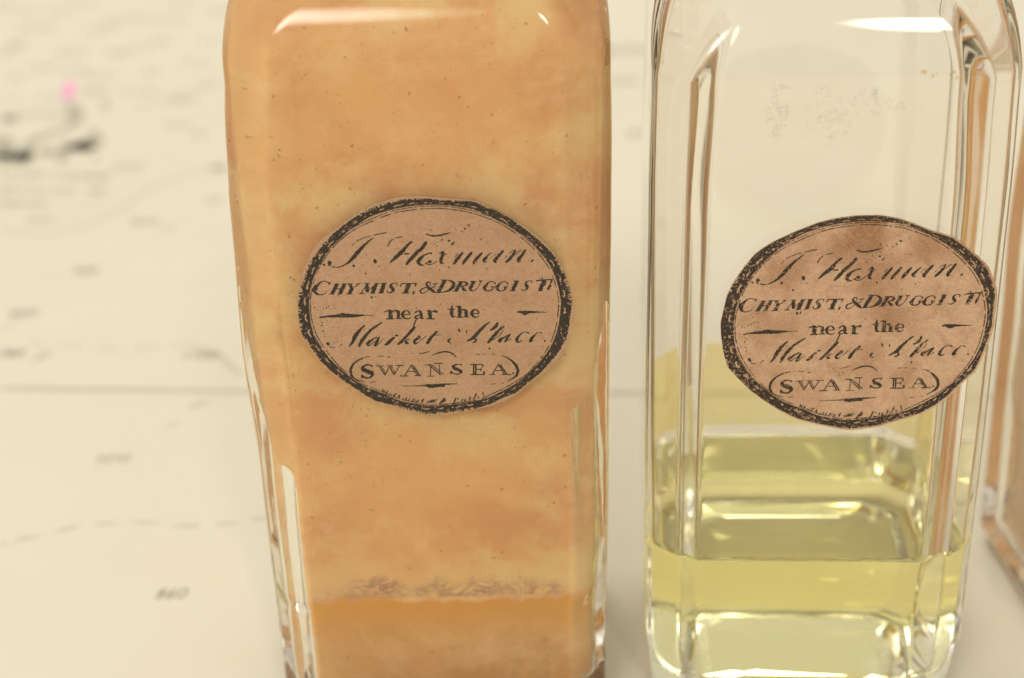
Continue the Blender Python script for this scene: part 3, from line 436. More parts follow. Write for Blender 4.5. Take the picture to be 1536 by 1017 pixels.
SPECKS = [(0.484,1.124,0.0059),(0.505,1.115,0.0193),(0.453,1.071,0.0149),(0.331,1.052,0.0089),(0.409,1.034,0.0104),(0.145,0.924,0.0149),(0.238,0.91,0.0164),(0.279,0.862,0.0208),(0.301,0.884,0.0119),(0.076,0.838,0.0104),(0.042,0.878,0.0074),(0.629,1.164,0.0059),(0.641,1.103,0.0074),(0.648,0.918,0.0104),(0.495,1.222,0.0059),(0.48,1.185,0.0059),(0.532,1.236,0.0059),(0.567,1.227,0.0059),(0.587,1.189,0.0052),(0.557,1.152,0.0052),(0.095,0.503,0.0089),(0.038,0.52,0.0067),(0.213,0.538,0.0126),(0.713,0.504,0.0134),(0.536,0.432,0.0089),(0.008,1.064,0.0089),(0.246,1.078,0.0104),(0.307,1.007,0.0074),(0.39,0.927,0.0059),(0.562,0.921,0.0067),(0.055,0.567,0.0052),(1.007,0.882,0.0045),(0.832,1.035,0.0059),(-0.058,0.897,0.0134),(-0.867,0.482,0.0134),(-0.841,0.747,0.0067),(-1.126,0.413,0.0067),(-1.102,0.439,0.0052),(-1.484,0.315,0.0059),(-1.426,0.305,0.0059),(-1.401,0.256,0.0067),(-1.466,0.267,0.0052),(-0.817,0.148,0.0193),(-0.772,0.154,0.0119),(-1.431,0.154,0.0074),(-1.398,0.113,0.0074),(-1.335,0.167,0.0059),(-1.261,0.18,0.0059),(-1.055,0.188,0.0059),(0.006,1.064,0.0104),(0.074,0.846,0.0089),(-0.294,0.454,0.0067),(-1.221,0.313,0.0045),(-1.573,0.017,0.0104),(-1.538,-0.017,0.0104),(-1.501,-0.027,0.0089),(-1.462,-0.004,0.0089),(-1.423,0.011,0.0119),(-1.391,0.035,0.0104),(-1.359,0.05,0.0074),(-1.322,0.041,0.0089),(-1.303,-0.001,0.0074),(-1.336,-0.041,0.0074),(-1.493,-0.201,0.0134),(-1.504,-0.243,0.0104),(-1.493,-0.327,0.0119),(-1.484,-0.377,0.0089),(-1.514,-0.176,0.0089),(-1.423,-0.179,0.0059),(-1.379,-0.197,0.0059),(-1.355,-0.282,0.0059),(-1.279,-0.276,0.0059),(-1.237,-0.328,0.0052),(-1.48,-0.411,0.0059),(-0.244,-0.795,0.0104),(-0.257,-0.76,0.0074),(-0.195,-0.754,0.0067),(-0.805,-0.003,0.0059),(-0.232,-0.023,0.0089),(-0.351,0.006,0.0059),(0.085,0.023,0.0104),(0.647,-0.075,0.0097),(0.291,-0.25,0.0074),(0.571,-0.285,0.0067),(0.532,-0.3,0.0059),(0.636,-0.371,0.0052),(1.225,-0.892,0.0074),(1.233,-0.866,0.0045),(0.34,-0.537,0.0067),(-0.084,-0.75,0.0067),(1.34,-0.213,0.0059)]
CHART_LINES = [([(-11.44,12.16),(-8.41,11.87),(-5.41,11.56),(-1.02,11.17),(2.72,10.9),(10.74,10.1)],0.16,0.3),([(-12.31,15.17),(-11.98,16.33)],0.05,0.2),([(-14.37,22.31),(-13.11,21.83),(-12.25,22.11),(-11.4,23.38),(-10.69,25.63),(-9.52,27.07),(-8.62,27.3)],0.22,0.12),([(-7.46,14.04),(-6.85,13.63),(-6.44,12.97),(-6.13,12.47)],0.14,0.22),([(-6.98,10.91),(-6.65,11.23)],0.2,0.25),([(-7.33,10.09),(-7.09,10.31)],0.1,0.15),([(-11.08,13.6),(-10.8,14.01)],0.2,0.3),([(-19.97,41.7),(-20.04,43.84),(-19.85,45.15)],0.3,0.12),([(-15.65,35.2),(-15.12,34.22),(-14.85,33.3),(-14.84,32.2),(-15.19,31.64),(-15.54,31.08),(-15.71,30.3),(-15.59,29.3),(-15.4,28.54)],0.4,0.42),([(-15.61,29.38),(-15.38,28.47)],0.75,0.38),([(-14.01,29.48),(-13.96,29.97),(-13.73,29.73),(-13.68,30.3),(-13.66,30.88)],0.75,0.38),([(-14.18,30.35),(-13.6,29.58)],0.7,0.42),([(-14.6,30.54),(-14.36,29.38),(-14.1,28.2)],0.3,0.45),([(-14.99,29.73),(-14.73,29.08)],0.5,0.5),([(-16.9,31.23),(-16.41,29.81),(-15.91,28.39)],0.7,0.42),([(-16.31,29.04),(-16.08,29.29)],0.75,0.4),([(-17.3,33.42),(-17.2,33.73)],0.6,0.45),([(-13.93,31.72),(-13.7,30.95)],0.3,0.4),([(-14.4,35.39),(-14.01,34.09)],0.25,0.3),([(-9.57,5.68),(-9.45,5.69)],0.09,0.22),([(-9.32,5.75),(-9.12,5.86),(-8.9,5.93)],0.09,0.22),([(-8.61,6.05),(-8.25,6.24)],0.09,0.22),([(-7.95,6.25),(-7.55,6.29)],0.09,0.22),([(-7.24,6.3),(-6.75,6.24)],0.09,0.22),([(-6.47,6.11),(-6.07,6.08),(-5.97,6.1)],0.09,0.22),([(-5.67,6.11),(-5.27,6.13)],0.09,0.22),([(-4.99,6.23),(-4.72,6.28)],0.09,0.22),([(-11.41,14.54),(-11.0,14.47)],0.09,0.22),([(-10.66,14.37),(-10.1,14.25)],0.09,0.22),([(-9.79,14.15),(-9.17,14.03)],0.09,0.22),([(-8.87,14.08),(-8.25,14.1)],0.09,0.22),([(-8.07,14.16),(-7.48,14.19)],0.09,0.22)]
CHART_NUMBERS = [('860',-6.06,3.88,0.3,0.41),('1010',-8.19,8.78,0.3,0.35),('940',-11.17,19.02,0.36,0.61),('660',-12.06,16.37,0.36,0.61),('1100',-7.22,13.56,0.36,0.57),('780',-11.72,14.01,0.34,0.68),('910',-11.15,31.95,0.5,0.41),('870',-11.85,27.57,0.5,0.41),('820',-8.75,27.19,0.5,0.41),('730',-17.97,40.14,0.6,0.41),('690',-16.5,39.66,0.6,0.41),('54',-14.04,43.92,0.7,0.41),('61',-14.63,42.79,0.7,0.41),('48',-15.43,42.05,0.7,0.43),('72',-12.08,43.65,0.7,0.27),('540',-16.09,48.2,0.8,0.34),('36',-16.91,47.33,0.8,0.38),('82',-12.37,48.93,0.8,0.32),('520',-17.39,42.52,0.7,0.41),('450',-19.97,47.15,0.8,0.41),('39',-21.36,50.23,0.8,0.3),('41',-22.64,51.48,0.9,0.41),('87',-18.98,52.02,0.9,0.34),('64',-14.47,51.62,0.9,0.27),('920',-10.37,22.57,0.45,0.41),('77',-9.62,21.92,0.4,0.27),('620',4.81,40.02,1.0,0.47),('580',4.26,35.59,0.7,0.41),('910',4.48,29.32,0.6,0.61),('86',4.39,21.34,0.4,0.27),('47',-19.79,50.4,0.8,0.3),('59',-17.25,45.95,0.8,0.3),('630',-14.34,47.7,0.8,0.27),('38',-20.04,43.84,0.8,0.3),('710',-12.02,40.18,0.7,0.3),('66',-10.95,36.91,0.6,0.34),('850',-15.36,38.94,0.6,0.34),('92',-13.48,39.09,0.6,0.3),('74',-18.62,38.77,0.6,0.34),('83',-10.18,30.94,0.5,0.34),('905',-13.43,23.02,0.45,0.34),('88',-8.65,24.24,0.4,0.3)]
CHART_ROWS = [((-18.36,36.12),(-17.48,36.01),0.55,0.49),((-17.05,35.96),(-15.6,35.79),0.6,0.53),((-15.45,36.65),(-14.44,36.53),0.6,0.56),((-14.06,36.48),(-12.56,36.3),0.7,0.49),((-13.07,34.64),(-12.34,34.56),0.5,0.42),((-17.73,33.95),(-15.08,33.65),0.55,0.63),((-17.42,33.27),(-16.82,33.21),0.8,0.7),((-13.24,28.78),(-13.02,28.76),0.5,0.42),((-15.8,27.27),(-14.3,27.11),0.45,0.63),((-14.04,26.9),(-12.24,26.71),0.5,0.59),((-15.38,25.79),(-14.13,25.67),0.45,0.56),((-14.1,25.54),(-13.06,25.44),0.5,0.56),((-12.63,25.46),(-12.01,25.4),0.5,0.59),((-15.01,24.52),(-13.19,24.34),0.45,0.56),((-12.34,35.15),(-10.87,34.97),0.6,0.35)]
CHART_BOLD = []
CHART_PINK = [(-16.23,37.92),(-16.0,36.8),(-15.76,35.55)]
CHART_PURPLE = [((-11.97,35.1),(-10.99,34.99),0.6,0.6),((-12.06,35.98),(-11.22,36.05),0.5,0.35)]

def spline(pts, step):
    """Catmull-Rom through (x, y, w)"""
    if len(pts) == 2:
        a, b = pts; n = max(2, int(math.hypot(b[0] - a[0], b[1] - a[1]) / step))
        return [tuple(p + (q - p) * i / n for p, q in zip(a, b)) for i in range(n + 1)]
    P = [tuple(2 * p - q for p, q in zip(pts[0], pts[1]))] + list(pts) + [tuple(2 * p - q for p, q in zip(pts[-1], pts[-2]))]
    out = []
    for i in range(1, len(P) - 2):
        p0, p1, p2, p3 = P[i - 1:i + 3]
        n = max(2, int(math.hypot(p2[0] - p1[0], p2[1] - p1[1]) / step))
        for k in range(n):
            t = k / n
            out.append(tuple(.5 * (2 * b + (c - a) * t + (2 * a - 5 * b + 4 * c - d) * t * t + (3 * b - a - 3 * c + d) * t ** 3) for a, b, c, d in zip(p0, p1, p2, p3)))
    out.append(tuple(pts[-1]))
    return [(x, y, max(w, .002)) for x, y, w in out]
class Ink:
    """flat strokes drawn on a plane: (u, v) plane -> 3-D with fn, lifted in tiny steps so that no two overlap exactly"""
    def __init__(s, fn): s.fn = fn; s.v = []; s.f = []; s.k = 0
    def lift(s): s.k = (s.k + 1) % 9; return s.k * 1.5e-4
    def stroke(s, pts, step=.012, rag=.22, minw=.0, gap=.0):
        h = s.lift()
        if len(pts) == 1: return s.blob(pts[0][0], pts[0][1], max(pts[0][2], minw) / 2)
        c = spline(pts, step); n = len(c); base = len(s.v)
        for i, (x, y, w) in enumerate(c):
            a, b = c[max(i - 1, 0)], c[min(i + 1, n - 1)]
            tx, ty = b[0] - a[0], b[1] - a[1]; l = math.hypot(tx, ty) or 1; tx /= l; ty /= l
            w = max(w, minw); e = .57 * w
            if i in (0, n - 1): e *= .55
            e1 = e * (1 + random.uniform(-rag, rag)); e2 = e * (1 + random.uniform(-rag, rag))
            ox = -tx * e * .5 if i == 0 else (tx * e * .5 if i == n - 1 else 0); oy = -ty * e * .5 if i == 0 else (ty * e * .5 if i == n - 1 else 0)
            s.v.append(s.fn(x + ox - ty * e1, y + oy + tx * e1, h)); s.v.append(s.fn(x + ox + ty * e2, y + oy - tx * e2, h))
        for i in range(n - 1):
            k = base + 2 * i; x, y, w = c[i]
            if w < gap and mnoise.noise(Vector((x * 14, y * 14, 2.2))) > .02 + (w - .006) * 12: continue     # hairlines that did not print
            s.f.append((k, k + 1, k + 3, k + 2))
    def blob(s, x, y, r, n=9, rag=.28):
        h = s.lift(); base = len(s.v)
        for i in range(n):
            a = 2 * math.pi * i / n; q = r * (1 + random.uniform(-rag, rag)); s.v.append(s.fn(x + q * math.cos(a), y + q * math.sin(a), h))
        s.f.append(tuple(range(base, base + n)))
    def build(s, name, mat, parent): return mk(name, s.v, s.f, mat, parent)

def polar_table(pts, n):
    """radius of a closed outline as a function of angle"""
    pl = sorted((math.atan2(y, x), math.hypot(x, y)) for x, y in pts)
    pl = [(a - 2 * math.pi, r) for a, r in pl[-2:]] + pl + [(a + 2 * math.pi, r) for a, r in pl[:2]]
    out = []
    for i in range(n):
        t = -math.pi + 2 * math.pi * i / n
        for (a, r), (b, q) in zip(pl, pl[1:]):
            if a <= t <= b:
                k = (t - a) / ((b - a) or 1)
                x = r * math.cos(a) + (q * math.cos(b) - r * math.cos(a)) * k; y = r * math.sin(a) + (q * math.sin(b) - r * math.sin(a)) * k
                out.append(math.hypot(x, y)); break
    return out

def make_label(parent, u, zc, rot, yfront, cut, outer_fn, paper, ink, ink_thin, seed, label, rim=.97, burr=.14):
    """a cut paper oval pasted on the front glass, with its engraved print"""
    T = .015                                             # paper thickness
    c, s_ = math.cos(rot), math.sin(rot)
    lab = None
    def fn(x, y, h): return (x, -T - .0015 - h, y)
    N = 400
    pr = polar_table(cut, N)
    rnd = random.Random(seed)
    pr = [r * (1 + rnd.uniform(-.0015, .0015)) for r in pr]
    ang = [-math.pi + 2 * math.pi * i / N for i in range(N)]
    verts = []; faces = []
    for i in range(N): verts.append((pr[i] * math.cos(ang[i]), -T, pr[i] * math.sin(ang[i])))
    for i in range(N): verts.append((pr[i] * math.cos(ang[i]), 0, pr[i] * math.sin(ang[i])))
    faces.append(tuple(range(N))); faces.append(tuple(reversed(range(N, 2 * N))))
    for i in range(N):
        j = (i + 1) % N; faces.append((j, i, N + i, N + j))
    lab = mk('label', verts, faces, paper, parent, loc=(u, yfront, zc))
    lab.rotation_euler = (0, -rot, 0)
    lab['label'] = label
    # engraved lettering, one part for each line
    for k in ('line1', 'line2', 'line3', 'line4', 'line5', 'line6'):
        I = Ink(fn)
        for st in STROKES[k]: I.stroke(st, minw=.008 if k != 'line6' else .013, gap=.014 if k in ('line1', 'line4') else .0)
        I.build('lettering', ink if k != 'line6' else ink_thin, lab)
    I = Ink(fn)
    for st in STROKES['orn']: I.stroke(st, minw=.008, gap=.012)
    I.build('ornament', ink, lab)
    I = Ink(fn)
    for x, y, r in SPECKS: I.blob(x, y, r * rnd.uniform(.6, 1.1), 6, .45)
    for _ in range(150):
        a = rnd.uniform(0, 6.28); q = math.sqrt(rnd.random()) * .93
        I.blob(q * 1.62 * math.cos(a), q * 1.28 * math.sin(a), rnd.uniform(.002, .0065), 5, .4)
    I.build('ink_specks', ink_thin, lab)['kind'] = 'stuff'
    # the double hairline oval
    M = 720
    th = polar_table(RING_THIN, M); inn = polar_table(RING_INNER, M); cutM = polar_table(cut, M)
    out = outer_fn(M, cutM)
    def sm(t, w): return [sum(t[(i + k) % M] for k in range(-w, w + 1)) / (2 * w + 1) for i in range(M)]
    th = sm(th, 6); inn = sm(inn, 5); out = sm(out, 3)
    AN = [-math.pi + 2 * math.pi * i / M for i in range(M)]
    I = Ink(fn)
    for off, w, gap in ((0, .010, .52), (.032, .008, .60)):
        i = 0
        while i < M:
            ln = rnd.randint(5, 26); gp = rnd.randint(0, 2) if rnd.random() < gap else rnd.randint(2, 7)
            pts = []
            for k in range(i, min(i + ln, M) + 1):
                r = th[k % M] + off; a = AN[k % M]
                if r > inn[k % M]: r = inn[k % M]
                pts.append((r * math.cos(a), r * math.sin(a), w * rnd.uniform(.6, 1.5)))
            if len(pts) > 1: I.stroke(pts, step=.05)
            i += ln + gp
    I.build('hairline_oval', ink, lab)
    # the black border: ragged radial cells with scallops and burr lines
    I = Ink(fn); NR = 16
    per = M / 46.0
    for i in range(M):
        a0, a1 = AN[i], AN[i] + 2 * math.pi / M
        deg = AN[i]
        ph = (i % per) / per - .5
        wear = mnoise.noise(Vector((math.cos(deg) * 2.2 + seed, math.sin(deg) * 2.2, .3)))
        tick = rnd.random()
        for k in range(NR):
            q0, q1 = k / NR, (k + 1) / NR; q = (q0 + q1) / 2
            n1 = mnoise.noise(Vector((math.cos(deg) * 30 + seed, math.sin(deg) * 30, q * 4)))
            n2 = mnoise.noise(Vector((math.cos(deg) * 75, math.sin(deg) * 75 + seed, q * 9)))
            keep = True
            arc = .36 - 1.1 * ph * ph                                  # small scallop arcs along the inside
            if abs(q - arc) < .07 and abs(ph) < .24 and n1 > -.15 - .3 * wear: keep = False
            if q > .70 - .10 * n1 + .22 * wear and tick < burr + (q - .6) * .9 - .35 * (wear < 0): keep = False
            if q > rim + .1 * n2: keep = False
            if n2 * .7 + n1 * .5 > .44: keep = False
            if not keep: continue
            ri, ro = inn[i], out[i]; j = (i + 1) % M
            P = []
            for rr0, rr1, aa, qq in ((ri, ro, a0, q0), (ri, ro, a0, q1), (inn[j], out[j], a1, q1), (inn[j], out[j], a1, q0)):
                r = rr0 + (rr1 - rr0) * qq; P.append(fn(r * math.cos(aa), r * math.sin(aa), 0))
            b0 = len(I.v); I.v += P; I.f.append((b0, b0 + 3, b0 + 2, b0 + 1))
    I.build('ink_border', ink, lab)
    return lab

# ------------------------------------------------------------------ the chart the bottles stand on
chart = thing('sea_chart', 'cream printed sea chart spread flat under the bottles', 'chart', (0, 0, 0))
paper_m = chart_paper_mat()
W0, W1, D0, D1 = -75, 85, -55, 130
nx, ny = 40, 46
vv = [(W0 + (W1 - W0) * i / nx, D0 + (D1 - D0) * j / ny, 0.0) for j in range(ny + 1) for i in range(nx + 1)]
ff = [(j * (nx + 1) + i, j * (nx + 1) + i + 1, (j + 1) * (nx + 1) + i + 1, (j + 1) * (nx + 1) + i) for j in range(ny) for i in range(nx)]
mk('chart_sheet', vv, ff, paper_m, chart)
table_m = plain_mat('table_wood', (.22, .13, .07), .5)
tv = [(x, y, z) for z in (-2.0, -.4) for x, y in ((-100, -75), (110, -75), (110, 150), (-100, 150))]
tb = mk('table_top', tv, [(3, 2, 1, 0), (4, 5, 6, 7), (0, 1, 5, 4), (1, 2, 6, 5), (2, 3, 7, 6), (3, 0, 4, 7)], table_m)
tb['kind'] = 'structure'; tb['label'] = 'brown wooden table top lying under the chart'

DIG = {'0': [[(.5, 1), (.1, .75), (.1, .25), (.5, 0), (.9, .25), (.9, .75), (.5, 1)]], '1': [[(.3, .8), (.55, 1), (.55, 0)]],
       '2': [[(.1, .75), (.4, 1), (.85, .8), (.6, .4), (.1, 0), (.9, 0)]], '3': [[(.1, .9), (.6, 1), (.8, .75), (.4, .53), (.85, .3), (.6, 0), (.1, .1)]],
       '4': [[(.7, 0), (.7, 1), (.1, .3), (.95, .3)]], '5': [[(.85, 1), (.25, 1), (.2, .58), (.7, .6), (.85, .25), (.5, 0), (.1, .1)]],
       '6': [[(.8, 1), (.35, .75), (.08, .3), (.3, 0), (.65, 0), (.9, .22), (.8, .45), (.5, .55), (.12, .36)]], '7': [[(.1, 1), (.9, 1), (.4, 0)]],
       '8': [[(.5, .53), (.15, .75), (.5, 1), (.85, .75), (.5, .53), (.1, .25), (.5, 0), (.9, .25), (.5, .53)]],
       '9': [[(.85, .65), (.5, .45), (.15, .7), (.5, 1), (.85, .75), (.75, .3), (.3, 0)]]}
def cfn(x, y, h): return (x, y, .004 + h)
_tones = {}
def tone_mat(k):
    k = round(k * 10) / 10
    if k not in _tones:
        p = (.60, .545, .41); q = (.07, .065, .07)
        _tones[k] = plain_mat('chart_ink_%d' % int(k * 10), tuple(a + (b - a) * k for a, b in zip(p, q)))
    return _tones[k]
for pts, w, k in CHART_LINES:
    I = Ink(cfn); I.stroke([(x, y, w) for x, y in pts], step=.4, rag=.05); I.build('chart_line', tone_mat(k), chart)
for txt, x, y, h, k in CHART_NUMBERS:
    I = Ink(cfn); wd = h * .62; x0 = x - len(txt) * wd / 2
    for i, c in enumerate(txt):
        for poly in DIG[c]:
            I.stroke([(x0 + i * wd + a * wd * .78 + b * h * .16, y + (b - .5) * h, h * .15) for a, b in poly], step=h * .1, rag=.05)
    I.build('sounding_number', tone_mat(k), chart)
def letter_row(a, b, h, k, name, mat=None):
    I = Ink(cfn); L = math.hypot(b[0] - a[0], b[1] - a[1]); n = max(2, int(L / (h * .62)))
    ux, uy = (b[0] - a[0]) / L, (b[1] - a[1]) / L
    for i in range(n):
        s = (i + .1) * L / n; w = L / n * .7
        if n > 5 and random.random() < .12: continue
        hh = h * (1.0 if random.random() < .25 else .68); kind = random.randint(0, 3)
        P = {0: [[(0, 0), (.05, 1)], [(.05, .8), (.5, 1), (.9, .75), (.85, 0)]], 1: [[(.9, .85), (.4, 1), (.05, .5), (.4, 0), (.9, .2)]],
             2: [[(.5, 0), (.5, 1)], [(.1, .7), (.9, .72)]], 3: [[(.5, 1), (.05, .5), (.5, 0), (.95, .5), (.5, 1)]]}[kind]
        for poly in P:
            I.stroke([(a[0] + ux * (s + p * w), a[1] + uy * (s + p * w) + (q - .5) * hh, h * .16) for p, q in poly], step=h * .15, rag=.05)
    I.build(name, mat or tone_mat(k), chart)
for a, b, h, k in CHART_ROWS: letter_row(a, b, h, k, 'chart_lettering')
for a, b, h, k in CHART_BOLD:
    I = Ink(cfn)
    I.stroke([(a[0], a[1] + h * .4, h * .2), ((a[0] + b[0]) / 2, a[1] + h * .1, h * .3), (b[0], b[1] + h * .45, h * .25)], step=.15)
    I.stroke([(a[0], a[1] - h * .5, h * .2), (a[0] * .6 + b[0] * .4, a[1], h * .32), (b[0], b[1] - h * .35, h * .22)], step=.15)
    I.build('bold_chart_lettering', tone_mat(k), chart)
pm = plain_mat('purple_chart_ink', (.38, .34, .44))
for a, b, h, k in CHART_PURPLE: letter_row(a, b, h, k, 'purple_chart_lettering', pm)
I = Ink(cfn); I.stroke([(x, y, .34) for x, y in CHART_PINK], step=.2)
I.build('pink_light_mark', plain_mat('magenta_chart_ink', (.78, .27, .50)), chart)

# ------------------------------------------------------------------ bottles
LEFT = dict(body=[(0, 2.40, 2.20, -.02), (.6, 2.44, 2.22, -.02), (4.4, 2.48, 2.25, 0), (6.0, 2.52, 2.25, -.02), (8.2, 2.51, 2.25, .02), (9.2, 2.49, 2.25, .05), (10.1, 2.45, 2.23, .08)],
            ch=.42, fr=.26, heel=.35, shoulder=(10.28, 11.9), neck=1.3,
            cavity=[(0, 2.15, 1.90, .0, .22), (2.09, 2.15, 1.90, .0, .22), (2.15, 2.17, 1.90, .0, .22), (5.0, 2.18, 1.94, .02, .25), (7.5, 2.21, 2.0, .04, .32), (10.1, 2.28, 2.05, .07, .42)],
            ifr=.16, floor=.60, floor_r=.15, seed=1.0, wave=.012, ripple=.045, line=2.15)
RIGHT = dict(body=[(0, 2.16, 2.05, 0), (.5, 2.26, 2.13, 0), (1.4, 2.35, 2.2, 0), (5.0, 2.37, 2.2, 0), (8.2, 2.36, 2.2, 0), (9.85, 2.33, 2.19, 0)],
             ch=.46, fr=.15, heel=.3, shoulder=(9.85, 11.6), neck=1.3,
             cavity=[(0, 2.05, 1.90, 0, .5), (2.9, 2.11, 1.95, 0, .5), (5.0, 2.14, 1.97, 0, .53), (8.0, 2.15, 1.99, 0, .58), (9.85, 2.12, 1.97, 0, .62)],
             ifr=.14, floor=.44, floor_r=.36, level=2.66, seed=2.0, wave=.006)
THIRD = dict(LEFT); THIRD.update(seed=3.0, floor=.45, line=None, cavity=[(0, 1.85, 1.75, 0, .3), (5.0, 1.95, 1.85, 0, .3), (10.28, 2.2, 2.0, 0, .4)])
GROUP = 'square glass medicine bottles in a row'

def glass_object(B, parent, mat):
    outer, inner = bottle_rings(B)
    if B.get('level'):
        c = B['level'] + .10
        keep = [r for r in inner if r[0][2] > c - .001]
        wet = [r for r in inner if r[0][2] < c + .001]
        v, f = loft(outer + keep, True, False)
    else:
        wet = inner
        v, f = loft(outer + inner)
    o = mk('glass_body', v, f, mat, parent, smooth=True)
    o.data.materials.append(base_m)
    for p in o.data.polygons:
        if p.center.z < B.get('scuff', .10) * CM: p.material_index = 1
    return o, wet, inner
base_m = ground_base_mat()

def opaque_contents(B, parent, mat, name, z0, z1, gap_lo=.035):
    """the caked contents: pressed against the front glass, shrunk away from the side glass lower down"""
    _, inner = bottle_rings(B)
    rs = [r for r in reversed(inner) if z0 <= sum(p[2] for p in r) / len(r) < z1]
    grown = []
    for r in rs:
        z = r[0][2]; c = cav(B, z)[2]; hw = cav(B, z)[0]
        t = min(1, max(0, (z - 5.6) / 3.0)); g = gap_lo + (-.004 - gap_lo) * t * t * (3 - 2 * t)
        row = []
        for x, y, zz in r:
            l = math.hypot(x - c, y) or 1
            zs = (5.6 if x < c else 6.6) + 3.2 * y / 2 + .05 * mnoise.noise(Vector((x, y * 1.3, z * .8)))
            t = min(1, max(0, (z - zs) / 2.6)); g = gap_lo + (-.004 - gap_lo) * t * t * (3 - 2 * t)
            k = max(0.0, min(1.0, (abs(x - c) / hw - .75) / .22)); gx = g * k
            sx = 1 if x > c else -1
            row.append((x - sx * gx, y + (y / l) * .006, zz))
        grown.append(row)
    v, f = loft([list(grown[0])] + grown + [list(grown[-1])])
    n = len(grown[0]); k = len(grown)
    f = [q for q in f if not (max(q) < 2 * n or (k * n <= min(q) and max(q) < (k + 2) * n))]   # drop the zero-height bands: caps keep their own normals
    return mk(name, v, f, mat, parent, smooth=True)

# left bottle
lb = thing('medicine_bottle', 'clear glass bottle caked inside with orange powder, oval label on orange front', 'bottle', (-1.13, 2.25, 0.0), -math.radians(1.2), GROUP)
g1 = glass_mat('old_clear_glass', (.992, .990, .972), .35, seed=1, haze=.025)
glass_object(LEFT, lb, g1)
LINE = 2.15
mat_l = content_mat('dried_orange_suspension', LINE, (.92, .565, .25), (.83, .44, .205), (.96, .73, .36), (.85, .44, .11), 2.0)
mat_b = content_mat('settled_orange_sediment', LINE, (.82, .48, .205), (.70, .38, .15), (.92, .62, .31), (.85, .44, .11), 6.0, True)
opaque_contents(LEFT, lb, mat_l, 'dried_contents', LINE - .01, 11.4)
opaque_contents(LEFT, lb, mat_b, 'settled_sediment', 0, LINE + .01)

# right bottle
PSI = math.radians(4.0)
rb = thing('medicine_bottle', 'clear glass bottle with a little pale yellow liquid in the bottom, oval label', 'bottle', (4.33, 2.2, 0.0), -PSI, GROUP)
g2 = glass_mat('old_clear_glass_wavy', (.997, .994, .985), 0.0, seed=2, haze=.030)
_, wet, inner_r = glass_object(RIGHT, rb, g2)
lv = RIGHT['level']
rs = list(reversed(wet))
top = wet[0]
cx = sum(p[0] for p in top) / len(top); cy_ = sum(p[1] for p in top) / len(top)
def inset(r, d, z):
    o = []
    for x, y, _ in r:
        l = math.hypot(x - cx, y - cy_); k = (l - d) / l; o.append((cx + (x - cx) * k, cy_ + (y - cy_) * k, z))
    return o
n_side = len(rs)
men = [inset(top, .02, lv + .055), inset(top, .05, lv + .025), inset(top, .10, lv + .008), inset(top, .18, lv), inset(top, .9, lv), inset(top, 1.6, lv)]
v, f = loft(rs + men)
liq = mk('liquid', v, f, liquid_mat(), rb, smooth=True)
nR = len(rs[0])
vals = []
for p in liq.data.polygons:
    wall = all(i < n_side * nR or i == len(v) - 2 for i in p.vertices)
    vals.append(1.40 / 1.5 if wall else 1.40)
at = liq.data.attributes.new('surface_ior', 'FLOAT', 'FACE')
at.data.foreach_set('value', vals)
# split the shading at the contact line so that the wall and the surface keep their own normals
# dried residue above the liquid, on the back and the sides of the cavity
rz0, rz1 = lv + .16, 4.3
def cav_ring(z):
    hw, hd, dx, ich = cav(RIGHT, z)
    return [wob(p, RIGHT['wave'], RIGHT['seed']) for p in ring(z, hw, hd, ich, RIGHT['ifr'], dx=dx)]
rv = []; rf = []; zsn = 14
cols = None
for k in range(zsn + 1):
    r = inset(cav_ring(rz0 + (rz1 - rz0) * k / zsn), .012, 0)
    sel = [j for j in range(len(r)) if r[j][1] > -.9]
    # start the strip where the gap is
    st = next(i for i in range(len(sel)) if (sel[i] - 1) % len(r) not in sel)
    sel = sel[st:] + sel[:st]
    if cols is None: cols = sel
    for j in cols:
        x, y, _ = r[j]
        topz = rz1 + .10 * mnoise.noise(Vector((x * 1.7, y * 1.7, 3))) + (.0 if y > 1 else -.9 * (1 - max(-1, y)) / 2)
        rv.append((x, y, rz0 + (topz - rz0) * k / zsn))
nc = len(cols)
for k in range(zsn):
    for j in range(nc - 1):
        rf.append((k * nc + j, k * nc + j + 1, (k + 1) * nc + j + 1, (k + 1) * nc + j))
mk('dried_residue', rv, rf, residue_mat(), rb, smooth=True)

# third bottle at the edge of the picture
tbz = thing('medicine_bottle', 'brown bottle cut off by the picture edge, standing beside the pale yellow bottle', 'bottle', (10.74, 3.1, 0.0), math.radians(2.0), GROUP)
g3 = glass_mat('old_clear_glass_third', (.992, .988, .97), .3, seed=3, haze=.03)
glass_object(THIRD, tbz, g3)
opaque_contents(THIRD, tbz, content_mat('dried_brown_suspension', .2, (.80, .44, .14), (.70, .33, .08), (.86, .54, .20), (.70, .30, .06), 9.0), 'dried_contents', 0, 11.4, .05)

